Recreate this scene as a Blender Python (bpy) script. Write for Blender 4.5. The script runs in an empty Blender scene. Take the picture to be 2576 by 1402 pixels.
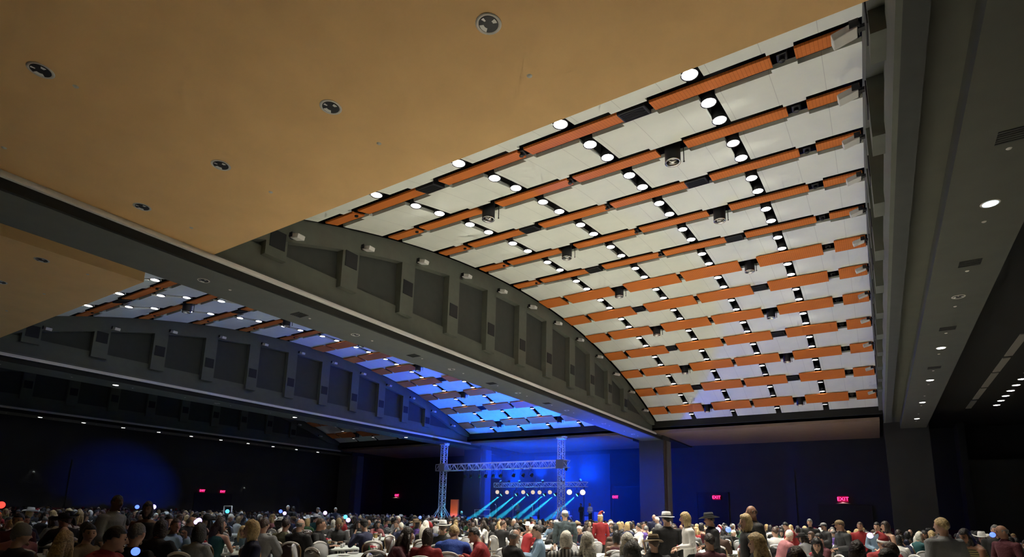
import bpy, bmesh, math, random
from mathutils import Vector, Matrix, noise
import numpy as np
random.seed(7)
PI = math.pi
sc = bpy.context.scene
C = sc.collection

# ------------------------------------------------------------------ camera
W, H = 2576, 1402
F_PX, CY = 1435.9, 1014.2
RIGHT = Vector((0.84459589, 0.53491578, 0.02286672))
DOWN = Vector((-0.08359443, 0.17393466, -0.98120268))
FWD = Vector((-0.52883812, 0.82680822, 0.19162047))
CAM = Vector((0, 0, 1.65))
cam_d = bpy.data.cameras.new('camera')
cam_d.sensor_fit = 'HORIZONTAL'
cam_d.sensor_width = 36.0
cam_d.lens = F_PX / W * 36.0
cam_d.shift_y = (CY - H / 2) / W
cam_d.clip_start, cam_d.clip_end = 0.05, 300
cam = bpy.data.objects.new('camera', cam_d)
C.objects.link(cam)
m = Matrix.Identity(4)
for i, v in enumerate((RIGHT, -DOWN, -FWD, CAM)):
    for j in range(3):
        m[j][i] = v[j]
cam.matrix_world = m
sc.camera = cam
sc.view_settings.view_transform = 'Standard'
sc.view_settings.look = 'None'
sc.view_settings.gamma = 1
sc.view_settings.exposure = 0.0
sc.view_settings.use_curve_mapping = False
sc.cycles.max_bounces = 6
sc.cycles.diffuse_bounces = 3
sc.cycles.glossy_bounces = 2
sc.cycles.volume_bounces = 0
sc.cycles.sample_clamp_indirect = 150
sc.cycles.sample_clamp_direct = 0
sc.cycles.use_denoising = True
sc.cycles.use_adaptive_sampling = True
sc.cycles.adaptive_threshold = 0.18
sc.cycles.adaptive_min_samples = 20
sc.cycles.volume_step_rate = 2.0
world = bpy.data.worlds.new('dark_world')
sc.world = world
world.use_nodes = True
world.node_tree.nodes['Background'].inputs[0].default_value = (0.5, 0.5, 0.5, 1)
world.node_tree.nodes['Background'].inputs[1].default_value = 0.001

# lighting levels (each lamp is built with its fitting further down)
P_DOWN = {1: 1230.0, 2: 200.0}          # vault can lights, per bay
P_FLOOD = {1: 320.0, 2: 80.0, 3: 0.0}   # uplight floods on the spandrels
P_WASH = 7000.0                       # blue stage wash
P_BEAM = 85000.0                       # cyan moving heads
HAZE = 0.022

# ------------------------------------------------------------------ helpers
def tag(o, label, cat, group=None, kind=None):
    if label: o['label'] = ' '.join(label.split()[:16])
    if cat: o['category'] = cat
    if group: o['group'] = group
    o['kind'] = kind or 'thing'
    return o
def structure(o, label=None):
    o['kind'] = 'structure'
    if label: o['label'] = label
    return o
def mesh_obj(name, me, parent=None, mats=None, loc=None, rot=None, scale=None):
    o = bpy.data.objects.new(name, me)
    C.objects.link(o)
    if parent is not None: o.parent = parent
    if loc is not None: o.location = loc
    if rot is not None: o.rotation_euler = rot
    if scale is not None: o.scale = scale if hasattr(scale, '__len__') else (scale,) * 3
    if mats:
        for i, mt in enumerate(mats):
            if i < len(me.materials):
                o.material_slots[i].link = 'OBJECT'
                o.material_slots[i].material = mt
    return o
def empty(name, loc, rz=0.0):
    o = bpy.data.objects.new(name, None)
    o.empty_display_size = 0.1
    C.objects.link(o)
    o.location = loc
    o.rotation_euler = (0, 0, rz)
    return o
def to_mesh(bm, name, mats, smooth=False):
    me = bpy.data.meshes.new(name)
    bmesh.ops.recalc_face_normals(bm, faces=bm.faces)
    bm.to_mesh(me)
    bm.free()
    for mt in (mats if isinstance(mats, (list, tuple)) else [mats]):
        me.materials.append(mt)
    if smooth:
        me.polygons.foreach_set('use_smooth', [True] * len(me.polygons))
    return me
def box(bm, x0, y0, z0, x1, y1, z1, mi=0, bevel=0.0):
    if x0 > x1: x0, x1 = x1, x0
    if y0 > y1: y0, y1 = y1, y0
    if z0 > z1: z0, z1 = z1, z0
    v = [bm.verts.new(p) for p in ((x0, y0, z0), (x1, y0, z0), (x1, y1, z0), (x0, y1, z0), (x0, y0, z1), (x1, y0, z1), (x1, y1, z1), (x0, y1, z1))]
    fs = [bm.faces.new([v[i] for i in q]) for q in ((0, 3, 2, 1), (4, 5, 6, 7), (0, 1, 5, 4), (1, 2, 6, 5), (2, 3, 7, 6), (3, 0, 4, 7))]
    for f in fs: f.material_index = mi
    if bevel:
        es = set(e for f in fs for e in f.edges)
        bmesh.ops.bevel(bm, geom=list(es), offset=bevel, segments=2, affect='EDGES', profile=0.5)
    return fs
def boxobj(name, dims, mat, parent=None, bevel=0.0):
    bm = bmesh.new()
    box(bm, *dims, bevel=bevel)
    return mesh_obj(name, to_mesh(bm, name, mat), parent)
def tube(bm, pts, radii, seg=10, side=(1, 0, 0), mi=0, cap=True):
    """elliptical tube through pts; radii = r or (rx, ry) per point"""
    side = Vector(side)
    rings = []
    n = len(pts)
    P = [Vector(p) for p in pts]
    for i in range(n):
        t = (P[min(i + 1, n - 1)] - P[max(i - 1, 0)])
        if t.length < 1e-9: t = Vector((0, 0, 1))
        t.normalize()
        s = side - t * side.dot(t)
        if s.length < 1e-3:
            s = Vector((0, 1, 0)) - t * t.y
        s.normalize()
        u = t.cross(s)
        r = radii[i]
        rx, ry = r if hasattr(r, '__len__') else (r, r)
        rings.append([bm.verts.new(P[i] + s * (math.cos(2 * PI * k / seg) * rx) + u * (math.sin(2 * PI * k / seg) * ry)) for k in range(seg)])
    for a, b in zip(rings, rings[1:]):
        for k in range(seg):
            f = bm.faces.new((a[k], a[(k + 1) % seg], b[(k + 1) % seg], b[k]))
            f.material_index = mi
    if cap:
        for rg in (rings[0][::-1], rings[-1]):
            f = bm.faces.new(rg)
            f.material_index = mi
    return rings
def capsule(bm, p0, p1, r0, r1, seg=10, mi=0):
    p0, p1 = Vector(p0), Vector(p1)
    d = (p1 - p0)
    t = d.normalized() if d.length > 1e-6 else Vector((0, 0, 1))
    pts, rad = [], []
    for a in (0.15, 0.5, 0.8):
        pts.append(p0 - t * (r0 * math.cos(a * PI / 2))); rad.append(r0 * math.sin(a * PI / 2))
    pts += [p0, p1]; rad += [r0, r1]
    for a in (0.8, 0.5, 0.15):
        pts.append(p1 + t * (r1 * math.cos(a * PI / 2))); rad.append(r1 * math.sin(a * PI / 2))
    tube(bm, pts, rad, seg, mi=mi)
def lathe(bm, prof, seg=20, mi=0, cx=0, cy=0):
    rings = []
    for r, z in prof:
        if r < 1e-6:
            rings.append([bm.verts.new((cx, cy, z))])
        else:
            rings.append([bm.verts.new((cx + r * math.cos(2 * PI * k / seg), cy + r * math.sin(2 * PI * k / seg), z)) for k in range(seg)])
    for a, b in zip(rings, rings[1:]):
        for k in range(seg):
            k2 = (k + 1) % seg
            if len(a) == 1 and len(b) == 1: continue
            if len(a) == 1: q = (a[0], b[k2], b[k])
            elif len(b) == 1: q = (a[k], a[k2], b[0])
            else: q = (a[k], a[k2], b[k2], b[k])
            f = bm.faces.new(q); f.material_index = mi
def ellipsoid(bm, c, r, seg=14, rings=9, M=None, fn=None, mi=0):
    c = Vector(c)
    grid = []
    for i in range(rings + 1):
        th = PI * i / rings
        row = []
        for k in range(seg):
            ph = 2 * PI * k / seg
            d = Vector((math.sin(th) * math.cos(ph), math.sin(th) * math.sin(ph), math.cos(th)))
            p = Vector((d.x * r[0], d.y * r[1], d.z * r[2]))
            if fn: p = fn(d, p)
            if M is not None: p = M @ p
            row.append(p + c)
        grid.append(row)
    top = bm.verts.new(sum(grid[0], Vector()) / seg); bot = bm.verts.new(sum(grid[-1], Vector()) / seg)
    vr = [[bm.verts.new(p) for p in row] for row in grid[1:-1]]
    fs = []
    for k in range(seg):
        fs.append(bm.faces.new((top, vr[0][k], vr[0][(k + 1) % seg])))
        fs.append(bm.faces.new((bot, vr[-1][(k + 1) % seg], vr[-1][k])))
    for a, b in zip(vr, vr[1:]):
        for k in range(seg):
            fs.append(bm.faces.new((a[k], b[k], b[(k + 1) % seg], a[(k + 1) % seg])))
    for f in fs: f.material_index = mi

# ------------------------------------------------------------------ materials
_mats = {}
def mat(name, col, rough=0.7, metal=0.0, emit=None, es=0.0, noise_amt=0.0, noise_scale=20.0, bump=0.0, spec=0.5, coat=0.0):
    if name in _mats: return _mats[name]
    mt = bpy.data.materials.new(name)
    mt.use_nodes = True
    nt = mt.node_tree
    b = nt.nodes['Principled BSDF']
    b.inputs['Base Color'].default_value = (*col, 1)
    b.inputs['Roughness'].default_value = rough
    b.inputs['Metallic'].default_value = metal
    b.inputs['Specular IOR Level'].default_value = spec
    b.inputs['Coat Weight'].default_value = coat
    if emit:
        b.inputs['Emission Color'].default_value = (*emit, 1)
        b.inputs['Emission Strength'].default_value = es
    if noise_amt or bump:
        tc = nt.nodes.new('ShaderNodeTexCoord')
        nz = nt.nodes.new('ShaderNodeTexNoise')
        nz.inputs['Scale'].default_value = noise_scale
        nz.inputs['Detail'].default_value = 4
        nt.links.new(tc.outputs['Object'], nz.inputs['Vector'])
        if noise_amt:
            mp = nt.nodes.new('ShaderNodeMapRange')
            mp.inputs['From Min'].default_value = 0.3; mp.inputs['From Max'].default_value = 0.7
            mp.inputs['To Min'].default_value = 1 - noise_amt; mp.inputs['To Max'].default_value = 1 + noise_amt
            nt.links.new(nz.outputs['Fac'], mp.inputs['Value'])
            mx = nt.nodes.new('ShaderNodeVectorMath'); mx.operation = 'SCALE'
            mx.inputs[0].default_value = col
            nt.links.new(mp.outputs[0], mx.inputs['Scale'])
            nt.links.new(mx.outputs[0], b.inputs['Base Color'])
        if bump:
            bp = nt.nodes.new('ShaderNodeBump')
            bp.inputs['Strength'].default_value = bump
            bp.inputs['Distance'].default_value = 0.02
            nt.links.new(nz.outputs['Fac'], bp.inputs['Height'])
            nt.links.new(bp.outputs[0], b.inputs['Normal'])
    _mats[name] = mt
    return mt

def wood_mat():
    mt = mat('orange_slatted_wood', (0.70, 0.155, 0.028), 0.45, spec=0.12)
    nt = mt.node_tree; b = nt.nodes['Principled BSDF']
    tc = nt.nodes.new('ShaderNodeTexCoord')
    sep = nt.nodes.new('ShaderNodeSeparateXYZ')
    nt.links.new(tc.outputs['Object'], sep.inputs[0])
    wv = nt.nodes.new('ShaderNodeMath'); wv.operation = 'MULTIPLY'; wv.inputs[1].default_value = 2 * PI / 0.075
    nt.links.new(sep.outputs['X'], wv.inputs[0])
    sn = nt.nodes.new('ShaderNodeMath'); sn.operation = 'SINE'
    nt.links.new(wv.outputs[0], sn.inputs[0])
    gt = nt.nodes.new('ShaderNodeMath'); gt.operation = 'GREATER_THAN'; gt.inputs[1].default_value = 0.86
    nt.links.new(sn.outputs[0], gt.inputs[0])
    nz = nt.nodes.new('ShaderNodeTexNoise'); nz.inputs['Scale'].default_value = 3.0
    mp = nt.nodes.new('ShaderNodeMapping'); mp.inputs['Scale'].default_value = (0.6, 9, 9)
    nt.links.new(tc.outputs['Object'], mp.inputs[0]); nt.links.new(mp.outputs[0], nz.inputs['Vector'])
    r = nt.nodes.new('ShaderNodeMix'); r.data_type = 'RGBA'
    r.inputs['A'].default_value = (0.70, 0.19, 0.035, 1); r.inputs['B'].default_value = (0.86, 0.27, 0.06, 1)
    nt.links.new(nz.outputs['Fac'], r.inputs['Factor'])
    r2 = nt.nodes.new('ShaderNodeMix'); r2.data_type = 'RGBA'
    r2.inputs['B'].default_value = (0.64, 0.17, 0.03, 1)
    nt.links.new(gt.outputs[0], r2.inputs['Factor']); nt.links.new(r.outputs['Result'], r2.inputs['A'])
    nt.links.new(r2.outputs['Result'], b.inputs['Base Color'])
    return mt
WOOD = wood_mat()
def panel_mat():
    mt = mat('acoustic_panel_white', (0.88, 0.90, 0.81), 0.75); nt = mt.node_tree; b = nt.nodes['Principled BSDF']
    tc = nt.nodes.new('ShaderNodeTexCoord'); sep = nt.nodes.new('ShaderNodeSeparateXYZ'); nt.links.new(tc.outputs['Object'], sep.inputs[0])
    ad = nt.nodes.new('ShaderNodeMath'); ad.operation = 'ADD'; ad.inputs[1].default_value = 101.24; nt.links.new(sep.outputs['X'], ad.inputs[0])
    fr = nt.nodes.new('ShaderNodeMath'); fr.operation = 'FRACT'; nt.links.new(ad.outputs[0], fr.inputs[0])
    lt = nt.nodes.new('ShaderNodeMath'); lt.operation = 'LESS_THAN'; lt.inputs[1].default_value = 0.014; nt.links.new(fr.outputs[0], lt.inputs[0])
    nz = nt.nodes.new('ShaderNodeTexNoise'); nz.inputs['Scale'].default_value = 1.5; nt.links.new(tc.outputs['Object'], nz.inputs['Vector'])
    m0 = nt.nodes.new('ShaderNodeMix'); m0.data_type = 'RGBA'; m0.inputs['A'].default_value = (0.80, 0.84, 0.76, 1); m0.inputs['B'].default_value = (0.90, 0.92, 0.83, 1)
    nt.links.new(nz.outputs['Fac'], m0.inputs['Factor'])
    mx = nt.nodes.new('ShaderNodeMix'); mx.data_type = 'RGBA'; mx.inputs['B'].default_value = (0.66, 0.68, 0.62, 1)
    nt.links.new(lt.outputs[0], mx.inputs['Factor']); nt.links.new(m0.outputs['Result'], mx.inputs['A']); nt.links.new(mx.outputs['Result'], b.inputs['Base Color'])
    return mt
panel_mat()
M_WHITE = mat('acoustic_panel_white', (0.88, 0.90, 0.81), 0.75, noise_amt=0.04, noise_scale=40)
M_DECK = mat('black_plenum', (0.006, 0.006, 0.007), 0.9)
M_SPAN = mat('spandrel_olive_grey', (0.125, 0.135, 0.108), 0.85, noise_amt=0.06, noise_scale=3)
M_RECESS = mat('recess_shade_grey', (0.055, 0.06, 0.052), 0.9, noise_amt=0.06, noise_scale=3)  # recess shade put into the colour, darker than the pilasters
M_VENT = mat('vent_grille_black', (0.012, 0.013, 0.014), 0.7)
M_BEAM = mat('beam_soffit_olive', (0.15, 0.16, 0.14), 0.75, noise_amt=0.05, noise_scale=2)
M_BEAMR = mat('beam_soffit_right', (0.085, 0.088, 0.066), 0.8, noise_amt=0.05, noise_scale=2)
M_DARK = mat('beam_side_black', (0.018, 0.018, 0.015), 0.85)
M_MOLD = mat('white_moulding', (0.92, 0.92, 0.88), 0.35)
M_SOFFIT = mat('tan_soffit_paint', (0.90, 0.58, 0.25), 0.8, noise_amt=0.04, noise_scale=1.2)
M_WALL = mat('wall_dark', (0.042, 0.044, 0.046), 0.85, noise_amt=0.08, noise_scale=0.8)
M_WALL2 = mat('wall_dark_panel', (0.048, 0.050, 0.046), 0.85, noise_amt=0.06, noise_scale=0.8)
M_DOOR = mat('door_black', (0.008, 0.008, 0.009), 0.6)
M_RED = mat('wainscot_red', (0.10, 0.018, 0.02), 0.8)
M_CHROME = mat('lamp_reflector', (0.8, 0.8, 0.78), 0.15, metal=1)
M_BLACK = mat('black_metal', (0.012, 0.012, 0.014), 0.5)
M_LAMP = mat('lamp_glow', (1, 1, 1), 0.5, emit=(1.0, 0.97, 0.93), es=9.0)
M_LAMPDIM = mat('lamp_glow_dim', (0.8, 0.8, 0.8), 0.5, emit=(1.0, 0.97, 0.93), es=1.2)
M_LAMPOFF = mat('lamp_off', (0.16, 0.16, 0.17), 0.3)
M_FLOOD = mat('white_flood_housing', (0.75, 0.75, 0.72), 0.5)
M_TRUSS = mat('truss_aluminium', (0.85, 0.86, 0.88), 0.5, metal=0.2)
M_EXIT = mat('exit_red_glow', (0.4, 0, 0.05), 0.5, emit=(1.0, 0.03, 0.16), es=5.0)
M_EXITD = mat('exit_red_face', (0.12, 0, 0.02), 0.5, emit=(0.5, 0.0, 0.06), es=0.5)
M_WHITEPL = mat('white_plastic', (0.62, 0.68, 0.64), 0.35)
M_TRIM = mat('downlight_trim', (0.7, 0.66, 0.58), 0.4)

def carpet_mat():
    mt = mat('carpet_patterned', (0.30, 0.24, 0.17), 0.95)
    nt = mt.node_tree; b = nt.nodes['Principled BSDF']
    tc = nt.nodes.new('ShaderNodeTexCoord')
    vo = nt.nodes.new('ShaderNodeTexVoronoi'); vo.inputs['Scale'].default_value = 1.3
    nt.links.new(tc.outputs['Object'], vo.inputs['Vector'])
    r = nt.nodes.new('ShaderNodeMix'); r.data_type = 'RGBA'
    r.inputs['A'].default_value = (0.60, 0.56, 0.50, 1); r.inputs['B'].default_value = (0.66, 0.66, 0.60, 1)
    nt.links.new(vo.outputs['Distance'], r.inputs['Factor'])
    nt.links.new(r.outputs['Result'], b.inputs['Base Color'])
    return mt
M_CARPET = carpet_mat()

ORD = ['first', 'second', 'third', 'fourth', 'fifth', 'sixth', 'seventh', 'eighth', 'ninth', 'tenth', 'eleventh', 'twelfth', 'thirteenth', 'fourteenth', 'fifteenth',
       'sixteenth', 'seventeenth', 'eighteenth', 'nineteenth', 'twentieth', 'twenty-first', 'twenty-second', 'twenty-third', 'twenty-fourth', 'twenty-fifth', 'twenty-sixth']

# ------------------------------------------------------------------ hall shell
PITCH = 18.5
XR, XL = 0.48, -14.70          # edges of the nearest vaulted bay
Y0, R_ARC, ZC = 25.39, 50.02, -37.10
Y_SOF, Z_SOF = 7.8, 8.4
Y_FAR, Y_WALL = 45.0, 55.0
X_WEST, X_EAST = -55.0, 16.0
Y_BACK = -9.0
def arc(s, drop=0.0):
    a = s / R_ARC
    return Y0 + (R_ARC - drop) * math.sin(a), ZC + (R_ARC - drop) * math.cos(a)
def arc_z(y, drop=0.0):
    return ZC + math.sqrt((R_ARC - drop) ** 2 - (y - Y0) ** 2)
def s_of_y(y): return R_ARC * math.asin((y - Y0) / R_ARC)
S_ROW = [-14.22 + 2.906 * k for k in range(-1, 12)]     # arc position of the wood rows
BAY = {1: 0.0, 2: -PITCH, 3: -2 * PITCH}
BNAME = {1: 'near bay', 2: 'middle bay', 3: 'far bay'}

structure(boxobj('floor', (X_WEST, Y_BACK, -0.2, X_EAST, Y_WALL, 0.0), M_CARPET))
structure(boxobj('wall_back', (X_WEST - 0.3, Y_BACK - 0.3, -0.2, X_EAST + 0.3, Y_BACK, 13.8), M_WALL))
structure(boxobj('wall_left', (X_WEST - 0.3, Y_BACK, -0.2, X_WEST, Y_WALL, 13.8), M_WALL))
structure(boxobj('wall_right', (X_EAST, Y_BACK, -0.2, X_EAST + 0.3, Y_WALL, 13.8), M_WALL))
structure(boxobj('wall_far', (X_WEST - 0.3, Y_WALL, -0.2, X_EAST + 0.3, Y_WALL + 0.3, 13.8), M_WALL))
structure(boxobj('ceiling', (X_WEST - 0.3, Y_BACK - 0.3, 13.8, X_EAST + 0.3, Y_WALL + 0.3, 14.1), M_DECK))
# wainscot bands low on the walls
structure(boxobj('trim_1', (X_WEST, Y_WALL - 0.04, 0.0, X_EAST, Y_WALL, 1.25), M_RED))
structure(boxobj('trim_2', (X_WEST, Y_BACK, 0.0, X_WEST + 0.04, Y_WALL - 0.04, 1.35), M_RED))
# relief panels on the far wall
ti = 3
for dims, mm in (((-14.3, Y_WALL - 0.10, 1.25, -6.0, Y_WALL, 6.0), M_WALL2), ((5.6, Y_WALL - 2.2, 0, 16, Y_WALL, 6.3), M_WALL2),
                 ((5.3, Y_WALL - 2.6, 0, 5.7, Y_WALL, 9.7), M_WALL), ((-31.8, Y_WALL - 0.12, 0, -23.0, Y_WALL, 8.0), mat('stage_wall_lightened', (0.11, 0.12, 0.13), 0.85)),  # wall behind the stage painted lighter to carry the blue glow
                 ((-32.4, Y_WALL - 0.25, 0, -31.9, Y_WALL, 8.0), M_WALL2)):
    structure(boxobj('trim_%d' % ti, dims, mm)); ti += 1
for y0, y1, z0, z1 in ((20.0, 39.0, 0.0, 5.2), ):
    structure(boxobj('trim_%d' % ti, (X_WEST, y0, 1.35, X_WEST + 0.08, y1, z1), M_WALL2)); ti += 1
# doors
for n, (x0, x1, zt) in enumerate(((-14.7 + 0.4, -11.6, 4.0), (-4.3, -0.6, 3.0), (-22.6, -19.6, 4.6)), 1):
    d = empty('door_%d' % n, (0, 0, 0)); structure(d)
    bm = bmesh.new(); box(bm, x0, Y_WALL - 0.16, 0, x1, Y_WALL - 0.121, zt)
    mesh_obj('door_leaf', to_mesh(bm, 'door', M_DOOR), d)
    bm = bmesh.new()
    for a, b_ in ((x0 - 0.08, x0), (x1, x1 + 0.08)): box(bm, a, Y_WALL - 0.2, 0, b_, Y_WALL - 0.1, zt + 0.08)
    box(bm, x0 - 0.08, Y_WALL - 0.2, zt, x1 + 0.08, Y_WALL - 0.1, zt + 0.08)
    mesh_obj('door_frame', to_mesh(bm, 'frame', M_BLACK), d)
d = empty('door_4', (0, 0, 0)); structure(d)
bm = bmesh.new(); box(bm, X_WEST + 0.09, 30.2, 0, X_WEST + 0.16, 34.0, 3.0)
mesh_obj('door_leaf', to_mesh(bm, 'door', M_DOOR), d)

# vault decks, white panels and wood boards --------------------------------
def arc_slab(bm, x0, x1, s0, s1, d_low, d_high, n=4, mi=0, cap=True):
    """curved slab: lower face at drop d_low, upper at d_high (drop is negative upwards)"""
    rows = []
    for i in range(n + 1):
        s = s0 + (s1 - s0) * i / n
        ya, za = arc(s, d_low); yb, zb = arc(s, d_high)
        rows.append([bm.verts.new(p) for p in ((x0, ya, za), (x1, ya, za), (x1, yb, zb), (x0, yb, zb))])
    for a, b in zip(rows, rows[1:]):
        for k in range(4):
            f = bm.faces.new((a[k], a[(k + 1) % 4], b[(k + 1) % 4], b[k])); f.material_index = mi
    if cap:
        bm.faces.new(rows[0]); bm.faces.new(rows[-1][::-1])
S_START, S_END = s_of_y(6.4), s_of_y(44.25)
LAMP_X = [-2.57, -5.57, -8.57, -11.57]
GAPS = [(-0.92, 0.20, 'small'), (-4.07, 0.38, 'big'), (-7.15, 0.11, 'small'), (-10.25, 0.36, 'big'), (-13.32, 0.13, 'small')]
SEG_X = [XR] + [x for lx in LAMP_X for x in (lx + 0.21, lx - 0.15)] + [XL + 0.17]

for b in (1, 2, 3):
    dx = BAY[b]
    bm = bmesh.new()
    arc_slab(bm, XL + dx - 0.3, XR + dx + 0.2, s_of_y(6.0), s_of_y(44.4), -0.75, -0.95, n=40)
    structure(mesh_obj('ceiling', to_mesh(bm, 'vault_deck', M_DECK)))
    rows = [S_START] + S_ROW + [S_END]
    count = 0
    for ri in range(len(rows) - 1):
        a = rows[ri] + (0.53 if ri > 0 else 0.0)
        e = rows[ri + 1] - (0.53 if ri < len(rows) - 2 else 0.0)
        if e - a < 0.15: continue
        for ci in range(5):
            x1, x0 = SEG_X[2 * ci] + dx, SEG_X[2 * ci + 1] + dx
            gx, gw, _ = GAPS[ci]
            g0, g1 = gx + dx - gw - 0.05, gx + dx + gw + 0.05
            bm = bmesh.new()
            arc_slab(bm, x0, x1, a, e, 0.0, -0.10, n=5)
            if ri > 0: arc_slab(bm, g0, g1, a - 0.16, a, 0.0, -0.10, n=1)
            if ri < len(rows) - 2: arc_slab(bm, g0, g1, e, e + 0.16, 0.0, -0.10, n=1)
            o = mesh_obj('white_ceiling_panel', to_mesh(bm, 'white_ceiling_panel', M_WHITE))
            tag(o, 'white ceiling panel, %s, %s row from the tan soffit, %s from right' % (BNAME[b], ORD[ri], ORD[ci]), 'ceiling panel', 'white panels of the %s vault' % BNAME[b])

BOARD_X = [(-0.68, 0.42), (-3.64, -1.12), (-6.95, -4.40), (-9.76, -7.15), (-13.0, -10.47), (-14.50, -13.22)]
_board_mesh = {}
def wood_board(b, k, j):
    s = S_ROW[k]
    x0, x1 = BOARD_X[j]
    near = k <= 5
    key = (j, near)
    tilt = 0.0
    w, L = (0.255 if near else 0.53), (x1 - x0) / 2
    if key not in _board_mesh:
        bm = bmesh.new(); box(bm, -L, -w, -0.03, L, w, 0.03, bevel=0.008)
        _board_mesh[key] = to_mesh(bm, 'wood_board', WOOD)
    y, z = arc(s + (0.0 if near else -0.08), -0.02 if near else 0.06)
    a = -s / R_ARC
    o = mesh_obj('wood_ceiling_board', _board_mesh[key], loc=((x0 + x1) / 2 + BAY[b], y, z), rot=(a + tilt, 0, 0))
    tag(o, 'orange wood ceiling board, %s, %s row from soffit, %s from right' % (BNAME[b], ORD[k], ORD[j]), 'ceiling board', 'orange wood boards of the %s vault' % BNAME[b])
for b in (1, 2, 3):
    for k in range(len(S_ROW)):
        for j in range(6):
            if b == 3 and k < 9: continue
            wood_board(b, k, j)

# can lights -----------------------------------------------------------------
def lamp_meshes():
    bm = bmesh.new(); lathe(bm, [(0.0, 0.42), (0.185, 0.42), (0.185, 0.0), (0.165, 0.0), (0.165, 0.03)], 20)
    can = to_mesh(bm, 'can', M_BLACK, True)
    bm = bmesh.new(); lathe(bm, [(0.0, 0.012), (0.10, 0.008), (0.165, 0.012), (0.165, 0.03), (0.0, 0.03)], 20)
    lens = to_mesh(bm, 'lens', M_LAMP, False)
    return can, lens
CAN, LENS = lamp_meshes()
DIM = {(1, 3, 2), (1, 3, 0), (1, 1, 3)}
def spot(name, parent, loc, power, color, angle, blend=0.6, radius=0.12, aim=None, rot=None):
    ld = bpy.data.lights.new(name, 'SPOT')
    ld.energy = power; ld.color = color; ld.spot_size = math.radians(angle); ld.spot_blend = blend; ld.shadow_soft_size = radius
    o = bpy.data.objects.new(name, ld); C.objects.link(o)
    if parent is not None: o.parent = parent
    o.location = loc
    if aim is not None:
        o.rotation_euler = (Vector(aim)).to_track_quat('-Z', 'Y').to_euler()
    return o
_spotdata = {}
def can_light(b, row, col, y, z, on=1.0):
    x = LAMP_X[col] + BAY[b]
    t = empty('can_light', (x, y, z - 0.02))
    st = 'lit' if on > 0.3 else 'unlit'
    tag(t, '%s can light, %s, %s lamp row from soffit, %s from right' % (st, BNAME[b], ORD[row], ORD[col]), 'ceiling light', 'can lights of the %s' % BNAME[b])
    mesh_obj('housing', CAN, t)
    mesh_obj('lens', LENS, t, [M_LAMP if on > 0.3 else (M_LAMPDIM if on > 0.1 else M_LAMPOFF)])
    if on > 0.3 and P_DOWN.get(b):
        key = (b, round(on, 1))
        if key not in _spotdata:
            ld = bpy.data.lights.new('can_lamp', 'SPOT')
            ld.energy = P_DOWN[b] * on; ld.color = (1.0, 0.93, 0.80) if b == 1 else (0.72, 0.86, 1.0)
            ld.spot_size = math.radians(74); ld.spot_blend = 0.5; ld.shadow_soft_size = 0.15
            _spotdata[key] = ld
        o = bpy.data.objects.new('can_lamp', _spotdata[key]); C.objects.link(o); o.parent = t; o.location = (0, 0, -0.01)
lr = 0
for k in range(1, 13):
    for sgn in (-1, 1):
        y, z = arc(S_ROW[k] + sgn * 0.86)
        for col in range(4):
            for b in (1, 2, 3):
                on = 1.0
                if b == 1:
                    if lr >= 12: on = 0.75
                    if lr >= 17: on = 0.35
                    if lr in (20, 22, 21, 23) and col < 3: on = 0.2 if (col + lr) % 2 else 0.4
                    if (lr, col) in {(3, 2), (1, 3), (3, 0), (13, 0), (13, 2), (0, 3)}: on = 0.2
                elif b == 2:
                    on = 1.0 if lr < 16 else 0.5
                else:
                    if lr < 19: continue
                    on = 0.2
                can_light(b, lr, col, y, z, on)
        lr += 1

# devices in the gaps of the wood rows ----------------------------------------
def pendant_mesh():
    bm = bmesh.new(); lathe(bm, [(0, 0.77), (0.21, 0.77), (0.21, -0.35), (0.19, -0.37), (0.17, -0.33), (0.17, -0.1), (0, -0.1)], 20)
    return to_mesh(bm, 'pendant', M_BLACK, True)
PEND = pendant_mesh()
bm = bmesh.new(); lathe(bm, [(0.205, -0.36), (0.215, -0.385), (0.165, -0.385), (0.165, -0.30), (0.12, -0.20), (0.0, -0.18)], 20)
PEND_RIM = to_mesh(bm, 'rim', M_CHROME, True)
bm = bmesh.new(); box(bm, -0.33, -0.28, 0.0, 0.33, 0.28, 0.35, bevel=0.02)
SPK = to_mesh(bm, 'vent_box', M_BLACK)
bm = bmesh.new()
for i in range(7): box(bm, -0.28, -0.22 + i * 0.07, -0.012, 0.28, -0.19 + i * 0.07, 0.0)
GRILLE = to_mesh(bm, 'grille', M_VENT)
bm = bmesh.new(); lathe(bm, [(0, 0.77), (0.012, 0.77), (0.012, -0.30), (0.03, -0.31), (0.0, -0.34)], 8)
ROD = to_mesh(bm, 'sprinkler_rod', M_BLACK, True)
bm = bmesh.new(); box(bm, -0.10, -0.12, 0, 0.10, 0.12, 0.14, bevel=0.02); lathe(bm, [(0.06, 0.0), (0.06, -0.08), (0, -0.10)], 10)
CAMBOX = to_mesh(bm, 'sensor_box', M_BLACK)
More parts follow.
